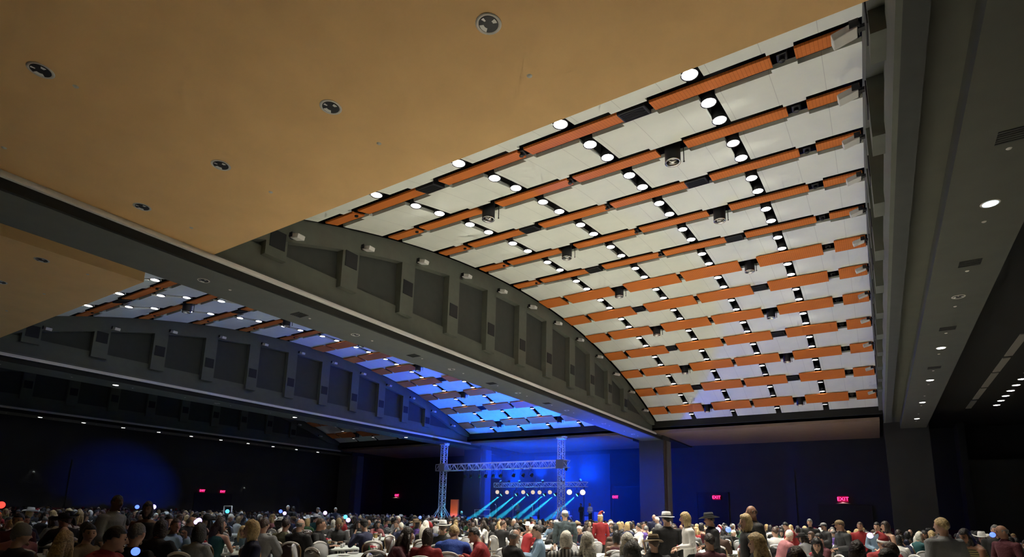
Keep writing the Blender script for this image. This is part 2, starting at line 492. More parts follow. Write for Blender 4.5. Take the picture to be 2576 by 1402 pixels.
for b in (1, 2, 3):
    for k in range(len(S_ROW)):
        if b == 3 and k < 10: continue
        y, z = arc(S_ROW[k])
        for gi, (gx, gw, kind) in enumerate(GAPS):
            X = gx + BAY[b]
            where = '%s, %s row from soffit, %s gap from right' % (BNAME[b], ORD[k], ORD[gi])
            if kind == 'big' and k % 2 == 0:
                t = empty('pendant_light', (X + 0.05, y + 0.05, z))
                tag(t, 'black cylinder pendant light, ' + where, 'pendant light', 'black pendant cylinders of the %s vault' % BNAME[b])
                mesh_obj('cylinder_body', PEND, t); mesh_obj('chrome_rim', PEND_RIM, t)
                r = mesh_obj('sprinkler', ROD, loc=(X + (0.30 if X > -9 else 0.32), y + 0.25, z))
                tag(r, 'thin black sprinkler drop beside pendant, ' + where, 'sprinkler', 'sprinkler drops')
            elif kind == 'big':
                t = empty('vent_box', (X, y, z - 0.05))
                t.rotation_euler = (-S_ROW[k] / R_ARC, 0, 0)
                tag(t, 'black slotted vent box, ' + where, 'vent', 'black vent boxes of the %s vault' % BNAME[b])
                mesh_obj('vent_housing', SPK, t); mesh_obj('grille', GRILLE, t)
            else:
                o = mesh_obj('ceiling_sensor', CAMBOX, loc=(X, y, z + 0.02))
                tag(o, 'small black ceiling device, ' + where, 'ceiling device', 'small devices of the %s vault' % BNAME[b])

# spandrels, beams -------------------------------------------------------------
PIL_Y = [9.62 + 2.845 * k for k in range(0, 11)]
def spandrel(x, side, b):
    """side=+1: wall faces +X (left edge of a bay); -1: faces -X"""
    # wall plane
    def xs(d): return x - side * d
    ya, yb = 6.4, 44.3
    bm = bmesh.new()
    n = 44
    for (da, dtop, zbot, dback) in ((0.30, 0.0, 8.1 if side > 0 or b == 1 else 8.62, 0.6),):
        prev = None
        for i in range(n + 1):
            y = ya + (yb - ya) * i / n
            zt = arc_z(y, -0.04)
            cur = [bm.verts.new((xs(da), y, zbot)), bm.verts.new((xs(da), y, zt)), bm.verts.new((xs(dback), y, zt)), bm.verts.new((xs(dback), y, zbot))]
            if prev:
                for k in range(4): bm.faces.new((prev[k], prev[(k + 1) % 4], cur[(k + 1) % 4], cur[k]))
            else: bm.faces.new(cur)
            prev = cur
        bm.faces.new(prev[::-1])
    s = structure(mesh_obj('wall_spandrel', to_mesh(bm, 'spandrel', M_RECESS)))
    # lower band, slightly proud
    bm = bmesh.new(); box(bm, xs(0.3), ya, 8.1 if side > 0 or b == 1 else 8.62, xs(0.22), yb, 9.35)
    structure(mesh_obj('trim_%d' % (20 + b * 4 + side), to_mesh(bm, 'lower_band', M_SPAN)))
    # arched band under the vault
    bm = bmesh.new(); prev = None
    for i in range(n + 1):
        y = ya + (yb - ya) * i / n
        zt = arc_z(y, -0.04); zb = max(arc_z(y, 0.72), 9.0)
        zb = min(zb, zt - 0.3)
        cur = [bm.verts.new((xs(0.0), y, zb)), bm.verts.new((xs(0.0), y, zt)), bm.verts.new((xs(0.3), y, zt)), bm.verts.new((xs(0.3), y, zb))]
        if prev:
            for k in range(4): bm.faces.new((prev[k], prev[(k + 1) % 4], cur[(k + 1) % 4], cur[k]))
        else: bm.faces.new(cur)
        prev = cur
    bm.faces.new(prev[::-1])
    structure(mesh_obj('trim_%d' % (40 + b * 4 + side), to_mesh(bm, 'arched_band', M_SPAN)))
    # pilasters
    for k, y in enumerate(PIL_Y):
        zt = arc_z(y + 0.36, 0.70)
        if zt < 9.5: continue
        t = empty('pilaster', (x, y, 9.06)); 
        tag(t, 'grey pilaster, %s spandrel of the %s, %s from the tan soffit' % ('left' if side > 0 else 'right', BNAME[b], ORD[k]), 'pilaster', 'pilasters of the %s %s spandrel' % ('left' if side > 0 else 'right', BNAME[b]))
        bm = bmesh.new(); box(bm, -side * 0.004, -0.36, 0, -side * 0.3, 0.36, zt - 9.06 + 0.38)
        mesh_obj('pilaster_shaft', to_mesh(bm, 'shaft', M_SPAN), t)
        bm = bmesh.new()
        zv = 0.80 if zt - 9.06 > 1.5 else 0.3
        box(bm, -side * 0.004, -0.25, zv, side * 0.02, 0.27, zv + 0.56)
        mesh_obj('vent_grille', to_mesh(bm, 'vent', M_VENT), t)
bm = bmesh.new()
box(bm, -0.02, -0.13, -0.09, 0.36, 0.13, 0.05, bevel=0.015); 
FL_BODY = to_mesh(bm, 'flood_housing', M_FLOOD)
bm = bmesh.new(); box(bm, -0.16, -0.05, -0.05, 0.0, 0.05, 0.02); box(bm, -0.06, -0.15, -0.07, 0.08, -0.135, 0.08); box(bm, -0.06, 0.135, -0.07, 0.08, 0.15, 0.08); box(bm, -0.075, -0.15, -0.03, -0.055, 0.15, 0.0)
FL_BRK = to_mesh(bm, 'flood_bracket', M_BLACK)
bm = bmesh.new(); box(bm, 0.03, -0.11, 0.051, 0.33, 0.11, 0.062)
FL_GLASS = to_mesh(bm, 'flood_lens', mat('flood_lens_glass', (0.5, 0.5, 0.5), 0.2))
_fl = {}
def floods(x, side, b):
    for k, y in enumerate(PIL_Y + [PIL_Y[-1] + 2.845, PIL_Y[-1] + 5.69]):
        if y > 43.2: continue
        yy = y + 0.45
        zt = arc_z(yy, 0.58)
        t = empty('flood_light', (x + side * 0.16, yy, zt))
        t.rotation_euler = (0, 0, 0 if side > 0 else PI)
        tag(t, 'white flood uplight, %s spandrel of the %s, %s from tan soffit' % ('left' if side > 0 else 'right', BNAME[b], ORD[k]), 'flood light', 'flood uplights of the %s' % BNAME[b])
        mesh_obj('housing', FL_BODY, t, rot=(0, 0.25, 0)); mesh_obj('bracket', FL_BRK, t); mesh_obj('flood_lens', FL_GLASS, t, rot=(0, 0.25, 0))
        if P_FLOOD[b] and k < 9:
            if (b, 'd', k > 9) not in _fl:
                ld = bpy.data.lights.new('flood_lamp', 'SPOT'); ld.energy = P_FLOOD[b] * (0.6 if k > 9 else 1); ld.color = (1.0, 0.98, 0.88) if b == 1 else (0.70, 0.82, 1.0)
                ld.spot_size = math.radians(30); ld.spot_blend = 1.0; ld.shadow_soft_size = 0.12
                _fl[(b, 'd', k > 9)] = ld
            o = bpy.data.objects.new('flood_lamp', _fl[(b, 'd', k > 9)]); C.objects.link(o); o.parent = t; o.location = (0.32, 0, 0.06)
            o.rotation_euler = Vector((1.0, 0, 0.05)).to_track_quat('-Z', 'Y').to_euler()
for b in (1, 2, 3):
    spandrel(XL + BAY[b], 1, b); floods(XL + BAY[b], 1, b)
spandrel(XR, -1, 1); floods(XR, -1, 1)
spandrel(XR + BAY[2], -1, 2); floods(XR + BAY[2], -1, 2)

# end risers of the vaults and flat soffits
for b in (1, 2, 3):
    dx = BAY[b]
    structure(boxobj('ceiling', (XL + dx - 0.3, 44.3, 8.75, XR + dx + 0.2, 44.6, 10.6), M_DARK))
    structure(boxobj('ceiling', (XL + dx - 0.3, 6.1, 8.9, XR + dx + 0.2, 6.4, 10.8), M_DARK))
    structure(boxobj('ceiling', (XL + dx - 0.4, 44.6, 8.9, XR + dx + 0.2, Y_WALL, 9.1), M_DARK))
    # far tan slab
    structure(boxobj('ceiling', (XL + dx - 0.35, Y_FAR, 8.4, XR + dx, 54.6, 8.62), mat('far_slab_brown', (0.36, 0.25, 0.18), 0.7, noise_amt=0.06, noise_scale=2)))
    # near tan soffit
    structure(boxobj('ceiling', (XL + dx - 0.4, Y_BACK, Z_SOF, XR + dx + (0.12 if b == 1 else -0.5), Y_SOF, Z_SOF + 0.5), M_SOFFIT))
mold_n = 60
for j in range(4):                                  # beams between the bays; j = 0 is the right one
    xo = -PITCH * (j - 1)
    if j == 0:
        structure(boxobj('ceiling', (0.76, Y_BACK, 8.42, 1.63, 46.4, 8.9), M_BEAMR))
        structure(boxobj('ceiling', (1.63, Y_BACK, 7.96, 3.07, 46.4, 8.6), M_BEAMR))
        structure(boxobj('ceiling', (3.07, Y_BACK, 9.0, X_EAST, Y_WALL, 9.2), M_DARK))
        structure(boxobj('ceiling', (2.9, Y_BACK, 8.1, 3.05, Y_WALL, 9.2), M_DARK))
        structure(boxobj('ceiling', (0.72, Y_BACK, 8.40, 0.80, 46.4, 8.95), mat('beam_edge_light', (0.22, 0.22, 0.17), 0.6)))
        structure(boxobj('wall_pier', (0.72, 46.4, 0, 3.2, 48.4, 9.0), M_WALL))
        structure(boxobj('ceiling', (0.72, 48.4, 8.3, 3.2, Y_WALL, 8.9), M_DARK))
        continue
    dx = -PITCH * (j - 1)
    a, c = -14.85 + dx, -16.6 + dx
    structure(boxobj('ceiling', (c, Y_BACK, 8.0, a, 46.4, 8.5), M_BEAM))
    structure(boxobj('ceiling', (a, Y_BACK, 8.012, a + 0.10, 46.4, 8.24), M_DARK))
    structure(boxobj('ceiling', (c - 1.15, Y_BACK, 8.42, c, 46.4, 9.0), M_BEAM))
    bm = bmesh.new()
    box(bm, a, Y_BACK, 8.24, a + 0.20, 44.6, 8.31, bevel=0); box(bm, a, Y_BACK, 8.33, a + 0.14, 44.6, 8.39)
    structure(mesh_obj('trim_%d' % mold_n, to_mesh(bm, 'moulding', M_MOLD))); mold_n += 1
    structure(boxobj('wall_pier', (-16.8 + dx, 46.4, 0, -14.72 + dx, 48.2, 8.6), mat('pier_paint', (0.07, 0.075, 0.08), 0.8)))
    structure(boxobj('trim_%d' % mold_n, (-14.72 + dx, 46.5, 0, -14.66 + dx, 47.1, 8.0), mat('pier_edge_tan', (0.12, 0.09, 0.07), 0.7))); mold_n += 1
    structure(boxobj('trim_%d' % mold_n, (-14.72 + dx, 47.15, 0, -14.60 + dx, 48.1, 8.0), mat('pier_edge_pale', (0.22, 0.22, 0.24), 0.7))); mold_n += 1
    structure(boxobj('ceiling', (-18.0 + dx, 48.2, 8.3, -14.7 + dx, Y_WALL, 8.9), M_DARK))

# round downlights and sprinklers in flat soffits and beams ---------------------
bm = bmesh.new(); lathe(bm, [(0.125, 0.0), (0.15, -0.012), (0.165, 0.0)], 24)
DL_TRIM = to_mesh(bm, 'trim_ring', M_TRIM, True)
bm = bmesh.new(); lathe(bm, [(0.128, 0.0), (0.10, 0.10), (0.06, 0.16), (0.0, 0.17)], 24)
DL_REF = to_mesh(bm, 'reflector_shine', M_CHROME, True)
bm = bmesh.new(); lathe(bm, [(0.0, 0.0), (0.125, 0.0), (0.125, 0.01), (0.0, 0.01)], 24)
DL_DISC = to_mesh(bm, 'lamp_disc', M_BLACK)
bm = bmesh.new(); lathe(bm, [(0.0, -0.014), (0.03, -0.014), (0.045, 0.0)], 14)
SPR = to_mesh(bm, 'sprinkler_cap', M_TRIM, True)
def downlight(x, y, z, label, lit=0, group=None, k=1.0, power=0):
    t = empty('recessed_downlight', (x, y, z - 0.004)); t.scale = (k, k, 1)
    tag(t, label, 'ceiling light', group)
    mesh_obj('trim_ring', DL_TRIM, t)
    if lit:
        if power: spot('downlight_lamp', t, (0, 0, -0.03), power, (1, .95, .88), 46, 0.6, 0.12)
        mesh_obj('lamp_disc', DL_DISC, t, [M_LAMP if lit == 1 else mat('lamp_glow_blue', (0.8, 0.9, 1), 0.5, emit=(0.55, 0.8, 1.0), es=4.0)], loc=(0, 0, -0.012))
    else:
        mesh_obj('lamp_disc', DL_DISC, t, [M_BLACK], loc=(0, 0, -0.006))
        bm = bmesh.new()
        for a0, a1 in ((2.4, 3.6), (-0.3, 0.3), (4.4, 4.75)):  # white slivers painted in as glints of the unlit reflector
            vs = [bm.verts.new((0.115 * math.cos(a0 + (a1 - a0) * i / 5), 0.115 * math.sin(a0 + (a1 - a0) * i / 5), -0.012)) for i in range(6)]
            vs += [bm.verts.new((0.06 * math.cos(a1 + (a0 - a1) * i / 5), 0.06 * math.sin(a1 + (a0 - a1) * i / 5), -0.008)) for i in range(6)]
            bm.faces.new(vs)
        mesh_obj('reflector_shine', to_mesh(bm, 'painted_glint', M_GLINT), t)
def sprinkler(x, y, z, label, group=None):
    tag(mesh_obj('sprinkler', SPR, loc=(x, y, z)), label, 'sprinkler', group)
M_GLINT = mat('glint_white', (0.85, 0.85, 0.8), 0.3)
for b, nm in ((1, 'near'), (2, 'left')):
    for i, x in enumerate((-0.9, -4.07, -7.34, -10.6, -13.75)):
        for jy, y in enumerate((5.52, -0.3)):
            downlight(x + BAY[b], y, Z_SOF, 'unlit round downlight in the %s tan soffit, %s from the right, %s row' % (nm, ORD[i], 'front' if jy == 0 else 'rear'), 0, 'downlights of the tan soffits', 1.12)
        sprinkler(x + BAY[b], 6.65, Z_SOF, 'small white sprinkler cap in the %s tan soffit, front row, %s from the right' % (nm, ORD[i]), 'soffit sprinklers')
        sprinkler(x + BAY[b], 3.02, Z_SOF, 'small white sprinkler cap in the %s tan soffit, rear row, %s from the right' % (nm, ORD[i]), 'soffit sprinklers')
    downlight(-10.67 + BAY[b], 2.57, Z_SOF, 'unlit oval-looking downlight alone near the left of the %s tan soffit' % nm, 0, 'downlights of the tan soffits', 1.12)
for j, xx, z, nm in ((0, 2.37, 7.96, 'right'), (1, -15.75, 8.0, 'first'), (2, -34.2, 8.0, 'second'), (3, -52.7, 8.0, 'third')):
    for k in range(7):
        y = 8.15 + 5.68 * k
        lit = 0
        if j == 0: lit = 2 if k == 1 else (1 if k >= 3 else 0)
        if j == 2 and k in (1, 3, 5): lit = 1
        if j == 3: lit = 1
        downlight(xx, y, z, '%s round downlight in the %s ceiling beam, %s from soffit' % ('lit' if lit else 'unlit', nm, ORD[k]), lit, 'downlights of the beams', power=260 if j == 3 else 0)
    for k in range(13):
        sprinkler(xx, 8.95 + 2.86 * k, z, 'small sprinkler cap in the %s ceiling beam, %s from the soffit' % (nm, ORD[k]), 'beam sprinklers')
    if j == 3:
        for k in range(6):
            downlight(xx, 11.0 + 5.68 * k, z, 'lit round downlight in the third beam between two others, %s from the soffit' % ORD[k], 1, 'downlights of the beams', power=260)
    for k, y in enumerate((11.4, 17.0, 22.7, 28.4) if j < 2 else ()):
        bm = bmesh.new()
        for i in range(6): box(bm, -0.22, -0.2 + i * 0.07, -0.012, 0.22, -0.165 + i * 0.07, 0.0)
        o = mesh_obj('ceiling_vent', to_mesh(bm, 'beam_vent', mat('beam_vent_grey', (0.035, 0.036, 0.03), 0.8)), loc=(xx, y, z))
        tag(o, 'dark square vent in the %s ceiling beam, %s from the soffit' % (nm, ORD[k]), 'vent', 'beam vents')
for k in range(7):
    downlight(6.66, 36.1 + 1.55 * k, 9.0, 'bright lit downlight in the dark ceiling far right, %s of the close row' % ORD[k], 1, 'close row of lights far right', 1.25)
for k, (y0, y1) in enumerate(((28.5, 32.0), (32.4, 35.2), (35.5, 39.0), (39.3, 42.6), (43.1, 45.9))):
    o = boxobj('ceiling_strip', (5.18, y0, 8.965, 5.46, y1, 9.0), mat('pale_strip', (0.30, 0.28, 0.24), 0.6))
    tag(o, 'pale narrow ceiling strip in the dark bay at right, %s from the front' % ORD[k], 'ceiling strip', 'pale ceiling strips at right')

# exit signs ---------------------------------------------------------------------
def exit_sign(x, y, z, rz, label, k=1.0, under=False):
    t = empty('exit_sign', (x, y, z), rz); t.scale = (k, k, k)
    tag(t, label, 'exit sign', 'red exit signs')
    bm = bmesh.new(); box(bm, -0.24, -0.04, -0.15, 0.24, 0.04, 0.15, bevel=0.01)
    mesh_obj('sign_face', to_mesh(bm, 'exit_face', M_EXITD), t)
    cu = bpy.data.curves.new('exit_text', 'FONT'); cu.body = 'EXIT'; cu.size = 0.26; cu.align_x = 'CENTER'; cu.align_y = 'CENTER'; cu.extrude = 0.006
    tmp = bpy.data.objects.new('exit_text', cu); C.objects.link(tmp); bpy.context.view_layer.update()
    me = bpy.data.meshes.new_from_object(tmp.evaluated_get(bpy.context.evaluated_depsgraph_get())); bpy.data.objects.remove(tmp)
    me.materials.clear(); me.materials.append(M_EXIT)
    o = mesh_obj('exit_lettering', me, t, loc=(0, -0.05, 0), rot=(PI / 2, 0, 0))
exit_sign(-12.55, 54.75, 3.6, 0, 'red exit sign over the dark doorway nearest the blue pier', 1.4)
exit_sign(-2.5, 54.75, 3.5, 0, 'red exit sign above a small hooded lamp at far right', 1.6)
exit_sign(-22.4, 54.75, 3.6, 0, 'red exit sign just right of the stage', 1.2)
exit_sign(-52.2, 54.75, 3.7, 0, 'red exit sign left of the lighting tower', 1.3)
exit_sign(-54.88, 30.9, 3.2, PI / 2, 'left one of the red exit sign pair on the dark left wall', 1.0)
exit_sign(-54.88, 32.95, 3.2, PI / 2, 'right one of the red exit sign pair on the dark left wall', 1.0)
for n, (x, y, z, nm) in enumerate(((-2.5, 54.6, 3.12, 'under the far right exit sign'), (-52.2, 54.6, 3.35, 'under the exit sign left of the tower'))):
    bm = bmesh.new(); lathe(bm, [(0.05, 0.14), (0.2, 0.08), (0.55, 0.0), (0.5, 0.0), (0.0, 0.05)], 20)
    o = mesh_obj('hooded_wall_lamp', to_mesh(bm, 'hood', mat('hood_pale', (0.6, 0.6, 0.55), 0.5)), loc=(x, y, z))
    tag(o, 'pale hooded wall lamp ' + nm, 'wall lamp', 'hooded wall lamps')
    spot('hood_lamp', o, (0, -0.1, 0.45), 4, (1, 0.95, 0.85), 120, aim=(0, 0.0, -1))

# ------------------------------------------------------------------ stage
def truss(bm, p0, p1, w, h, n, r=0.025, up=(0, 0, 1)):
    p0, p1, up = Vector(p0), Vector(p1), Vector(up)
    t = (p1 - p0).normalized(); s = t.cross(up).normalized(); u = s.cross(t).normalized()
    cs = [s * (w / 2 * a) + u * (h / 2 * c) for a, c in ((-1, -1), (1, -1), (1, 1), (-1, 1))]
    for c in cs: tube(bm, [p0 + c, p1 + c], [r, r], 6)
    for i in range(n):
        a = p0 + (p1 - p0) * (i / n); b = p0 + (p1 - p0) * ((i + 1) / n)
        for q in range(4):
            c0, c1 = cs[q], cs[(q + 1) % 4]
            if i % 2: c0, c1 = c1, c0
            tube(bm, [a + c0, b + c1], [r * 0.6, r * 0.6], 5)
            if i % 2 == 0: tube(bm, [a + cs[q], a + cs[(q + 1) % 4]], [r * 0.6, r * 0.6], 5)
YT = 40.0
TX = {'left': -32.7, 'right': -20.85}
for nm, x in TX.items():
    t = empty('truss_tower', (x, YT, 0))
    tag(t, '%s aluminium lighting tower of the stage, standing upright' % nm, 'truss tower', 'stage lighting towers')
    bm = bmesh.new(); truss(bm, (0, 0, 0.05), (0, 0, 7.6), 0.42, 0.42, 26, 0.032, up=(0, 1, 0)); mesh_obj('tower_mast', to_mesh(bm, 'mast', M_TRUSS, True), t)
    bm = bmesh.new(); box(bm, -0.5, -0.5, 0, 0.5, 0.5, 0.05); mesh_obj('base_plate', to_mesh(bm, 'base', M_TRUSS), t)
    bm = bmesh.new(); box(bm, -0.30, -0.30, 7.6, 0.30, 0.30, 7.72); box(bm, 0.1, -0.2, 7.72, 0.42, 0.2, 7.8); mesh_obj('head_block', to_mesh(bm, 'head', M_TRUSS), t)
    bm = bmesh.new()
    for sx in (-1, 1):
        tube(bm, [(0.2 * sx, 0, 2.3), (1.9 * sx, 0, 0.05)], [0.03, 0.03], 6)
    for sy in (-1, 1): tube(bm, [(0, 0.2 * sy, 2.3), (0, 1.7 * sy, 0.05)], [0.03, 0.03], 6)
    mesh_obj('outrigger', to_mesh(bm, 'outrigger', M_TRUSS, True), t)
    bm = bmesh.new(); box(bm, -0.33, -0.33, 5.25, 0.33, 0.33, 5.95); mesh_obj('sleeve_block', to_mesh(bm, 'sleeve', mat('sleeve_grey', (0.3, 0.3, 0.3), 0.5)), t)
t = empty('front_truss', (0, YT, 0))
tag(t, 'long aluminium box truss spanning between the two stage towers', 'truss', 'stage trusses')
bm = bmesh.new(); truss(bm, (-33.4, 0, 5.6), (-20.2, 0, 5.62), 0.5, 0.55, 32, 0.035); mesh_obj('truss_frame', to_mesh(bm, 'truss', M_TRUSS, True), t)
t = empty('back_truss', (0, 44.0, 0))
tag(t, 'shorter aluminium truss hung behind the stage with round lights below', 'truss', 'stage trusses')
bm = bmesh.new(); truss(bm, (-29.8, 0, 4.25), (-20.5, 0, 4.25), 0.35, 0.38, 22, 0.026); mesh_obj('truss_frame', to_mesh(bm, 'truss', M_TRUSS, True), t)
bm = bmesh.new()
for x in (-29.5, -25.1, -20.8): tube(bm, [(x, 0, 0), (x, 0, 4.1)], [0.03, 0.03], 6)
mesh_obj('support_pole', to_mesh(bm, 'poles', M_BLACK, True), t)

st = empty('stage_platform', (-26.5, 46.6, 0)); tag(st, 'low black stage platform behind the lighting towers', 'stage')
bm = bmesh.new(); box(bm, -6.6, -4.2, 0.82, 6.6, 4.0, 0.95); mesh_obj('stage_deck', to_mesh(bm, 'deck', M_BLACK), st)
bm = bmesh.new(); box(bm, -6.6, -4.2, 0.0, 6.6, -4.15, 0.82); mesh_obj('skirt', to_mesh(bm, 'skirt', M_DARK), st)

# round warm par lights and cyan moving heads under the back truss
def par_meshes():
    bm = bmesh.new(); lathe(bm, [(0.0, 0.28), (0.10, 0.26), (0.14, 0.12), (0.17, 0.0), (0.155, 0.0), (0.155, 0.03)], 16)
    body = to_mesh(bm, 'par_body', M_BLACK, True)
    bm = bmesh.new(); lathe(bm, [(0.0, 0.005), (0.155, 0.01), (0.155, 0.02), (0, 0.02)], 16)
    lens = to_mesh(bm, 'par_lens', M_LAMP)
    bm = bmesh.new(); tube(bm, [(-0.19, 0, 0.12), (-0.19, 0, 0.42), (0.19, 0, 0.42), (0.19, 0, 0.12)], [0.015] * 4, 5); tube(bm, [(0, 0, 0.42), (0, 0, 0.62)], [0.02, 0.02], 5)
    yoke = to_mesh(bm, 'yoke', M_BLACK, True)
    return body, lens, yoke
PB, PL, PY = par_meshes()
M_PAR = mat('par_warm_glow', (0.1, 0.1, 0.1), 0.5, emit=(1.0, 0.74, 0.52), es=0.85)
M_PARW = mat('par_white_glow', (0.1, 0.1, 0.1), 0.5, emit=(1.0, 0.90, 0.97), es=1.1)
M_CYAN = mat('moving_head_cyan_glow', (0.03, 0.09, 0.1), 0.5, emit=(0.15, 0.85, 1.0), es=2.2)
def px_at(u, v, y):
    d = RIGHT * ((u - 1288) / F_PX) + DOWN * ((v - CY) / F_PX) + FWD
    return CAM + d * (y / d.y)
STAGE_PARS = [(-29.45, 3.62), (-28.39, 3.60), (-26.68, 3.61), (-25.68, 3.60), (-25.01, 3.59), (-23.98, 3.60), (-22.10, 3.61), (-20.86, 3.59)]
for i, (x, z) in enumerate(STAGE_PARS):
    t = empty('par_light', (x, 43.9, z)); k = 1.15 if i < 6 else 1.5
    tag(t, '%s glowing round stage light under the back truss, %s from the left' % ('peach' if i < 6 else 'white', ORD[i]), 'stage light', 'round stage lights under the back truss')
    for me, nm, mm in ((PB, 'lamp_body', None), (PL, 'lens', [M_PAR if i < 6 else M_PARW])):
        o = mesh_obj(nm, me, t, mm, scale=k); o.rotation_euler = (PI / 2 + 0.1 - PI, 0, -0.0); o.rotation_euler = Vector((0.50, -1, -0.08)).to_track_quat('-Z', 'Y').to_euler()
    mesh_obj('yoke', PY, t)
HEADS = [(-28.85, 3.35), (-27.25, 3.35), (-26.05, 3.36), (-24.4, 3.35), (-23.35, 3.36), (-21.25, 3.34)]
for i, (x, z) in enumerate(HEADS):
    t = empty('moving_head_light', (x, 43.6, z))
    tag(t, 'cyan moving head light throwing a beam down left, %s from the left' % ORD[i], 'stage light', 'cyan moving heads on the stage')
    tgt = Vector((x - 1.9, 41.3, 0.95)) - Vector((x, 43.6, z))
    q = tgt.to_track_quat('-Z', 'Y').to_euler()
    for me, nm, mm in ((PB, 'lamp_head', None), (PL, 'lens', [M_CYAN])):
        o = mesh_obj(nm, me, t, mm, scale=0.9); o.rotation_euler = q
    mesh_obj('yoke', PY, t)
    spot('beam_lamp', t, tgt.normalized() * 0.1, P_BEAM, (0.03, 0.65, 1.0), 8, 0.2, 0.04, aim=tgt)
FRONT_HEADS = [-30.2, -29.6, -28.7, -28.1, -27.3, -26.6, -25.3, -24.4, -23.6]
for i, x in enumerate(FRONT_HEADS):
    t = empty('hanging_stage_light', (x, 40.0, 4.72))
    tag(t, 'small hanging stage light under the long front truss, %s from the left' % ORD[i], 'stage light', 'lights hung under the front truss')
    q = (0.5 + 0.1 * (i % 3), 0.3 * (i % 2), 0.2 * i)
    o = mesh_obj('lamp_body', PB, t, scale=0.95); o.rotation_euler = q
    o = mesh_obj('lens', PL, t, [mat('par_blue_glow', (0.5, 0.7, 1), 0.5, emit=(0.25, 0.5, 1.0), es=1.5)], scale=0.95); o.rotation_euler = q
    mesh_obj('yoke', PY, t)
    bm = bmesh.new(); tube(bm, [(0, -.29, .60), (0, .29, .60)], [.03, .03], 6); mesh_obj('clamp', to_mesh(bm, 'clamp', M_BLACK, True), t)
# blue wash lights: most on the back truss pointing out over the hall, some on the deck
WASH = [(-29.0, 43.7, 4.62, (-0.15, -0.62, 0.80), 0.85, 104), (-27.0, 43.7, 4.62, (0.0, -0.62, 0.80), 0.85, 104), (-24.6, 43.7, 4.62, (0.1, -0.62, 0.80), 0.85, 104), (-22.6, 43.7, 4.62, (0.3, -0.58, 0.80), 0.85, 104),
        (-28.5, 44.4, 4.62, (-0.1, 0.9, 0.05), 1.0, 160), (-23.0, 44.4, 4.62, (0.1, 0.9, 0.05), .7, 160), (-20.9, 43.6, 4.62, (0.8, -0.45, 0.45), 1.0, 90), (-30.6, 42.9, 1.12, (-24.4, -19.0, 1.7), 13.0, 17),
        (-20.5, 40.25, 5.2, (0.60, 0.80, -0.2), .45, 60), (-25.8, 49.3, 1.1, (0.0, -0.2, 1.0), .25, 120)]
for i, (x, y, z, d, w, ang) in enumerate(WASH):
    t = empty('wash_light', (x, y, z))
    tag(t, 'blue wash light %s, %s of the set' % ('clamped on top of the back truss' if z > 4 else 'standing on the stage deck', ORD[i]), 'stage light', 'blue wash lights on the stage')
    q = Vector(d).to_track_quat('-Z', 'Y').to_euler()
    o = mesh_obj('lamp_body', PB, t, scale=0.7); o.rotation_euler = q
    o = mesh_obj('lens', PL, t, [mat('wash_blue_glow', (0.1, 0.3, 1), 0.5, emit=(0.02, 0.2, 1.0), es=2)], scale=0.7); o.rotation_euler = q
    spot('wash_lamp', t, Vector(d).normalized() * 0.06, P_WASH * w, (0.0, 0.05, 1.0), ang, 1.0, 0.15, aim=d)
# haze hanging over the stage
bm = bmesh.new(); box(bm, -33.0, 40.6, 0.98, -18.3, 54.4, 7.9)
hz = bpy.data.materials.new('stage_haze'); hz.use_nodes = True
for n_ in list(hz.node_tree.nodes): hz.node_tree.nodes.remove(n_)
vo = hz.node_tree.nodes.new('ShaderNodeVolumeScatter'); vo.inputs['Density'].default_value = HAZE; vo.inputs['Anisotropy'].default_value = 0.2
ou = hz.node_tree.nodes.new('ShaderNodeOutputMaterial'); hz.node_tree.links.new(vo.outputs[0], ou.inputs['Volume'])
o = mesh_obj('stage_haze', to_mesh(bm, 'haze', hz)); tag(o, 'thin blue haze hanging over the stage', 'haze', kind='stuff')

# ------------------------------------------------------------------ people
DG = lambda: bpy.context.evaluated_depsgraph_get()
def remeshed(bm, name, voxel, smooth=2):
    me = bpy.data.meshes.new(name + '_raw'); bmesh.ops.recalc_face_normals(bm, faces=bm.faces); bm.to_mesh(me); bm.free()
    o = bpy.data.objects.new(name + '_raw', me); C.objects.link(o)
    md = o.modifiers.new('r', 'REMESH'); md.mode = 'VOXEL'; md.voxel_size = voxel; md.adaptivity = 0.0
    ms = o.modifiers.new('s', 'SMOOTH'); ms.factor = 0.5; ms.iterations = smooth
    bpy.context.view_layer.update()
    out = bpy.data.meshes.new_from_object(o.evaluated_get(DG()))
    bpy.data.objects.remove(o); bpy.data.meshes.remove(me)
    out.name = name
    return out
def join_bm(me, adders):
    """me plus extra geometry built by adders, as a bmesh"""
    bm = bmesh.new(); bm.from_mesh(me)
    for f in bm.faces: f.material_index = 0; f.smooth = True
    for a in adders:
        n = len(bm.faces)
        a(bm)
    for f in bm.faces: f.smooth = True
    return bm
V = Vector
POSES = {}
def pose(name, seated, torso, sh_w, arms, legs, head, head_yaw=0.0, head_pitch=0.0):
    POSES[name] = dict(seated=seated, torso=torso, sh_w=sh_w, arms=arms, legs=legs, head=V(head), hy=head_yaw, hp=head_pitch)
seat_legs = [((-.10, 0, .52), (-.14, .42, .52), (-.13, .44, .09)), ((.10, 0, .52), (.14, .42, .52), (.13, .40, .09))]
stand_legs = [((-.09, 0, .92), (-.10, .02, .50), (-.10, -.02, .09)), ((.09, 0, .92), (.11, .02, .50), (.12, -.01, .09))]
def tor(z0, lean=0.0, w=1.0, h=1.0, x=0.0):
    """torso rings from the pelvis up; lean in metres forward at the shoulders"""
    base = [(0.00, .155, .115), (.10, .160, .115), (.22, .142, .105), (.36, .160, .112), (.47, .185, .108), (.535, .175, .085), (.575, .10, .065)]
    return [((x * d / .57, lean * (d / .57) ** 1.3, z0 + d * h), (rx * w, ry)) for d, rx, ry in base]
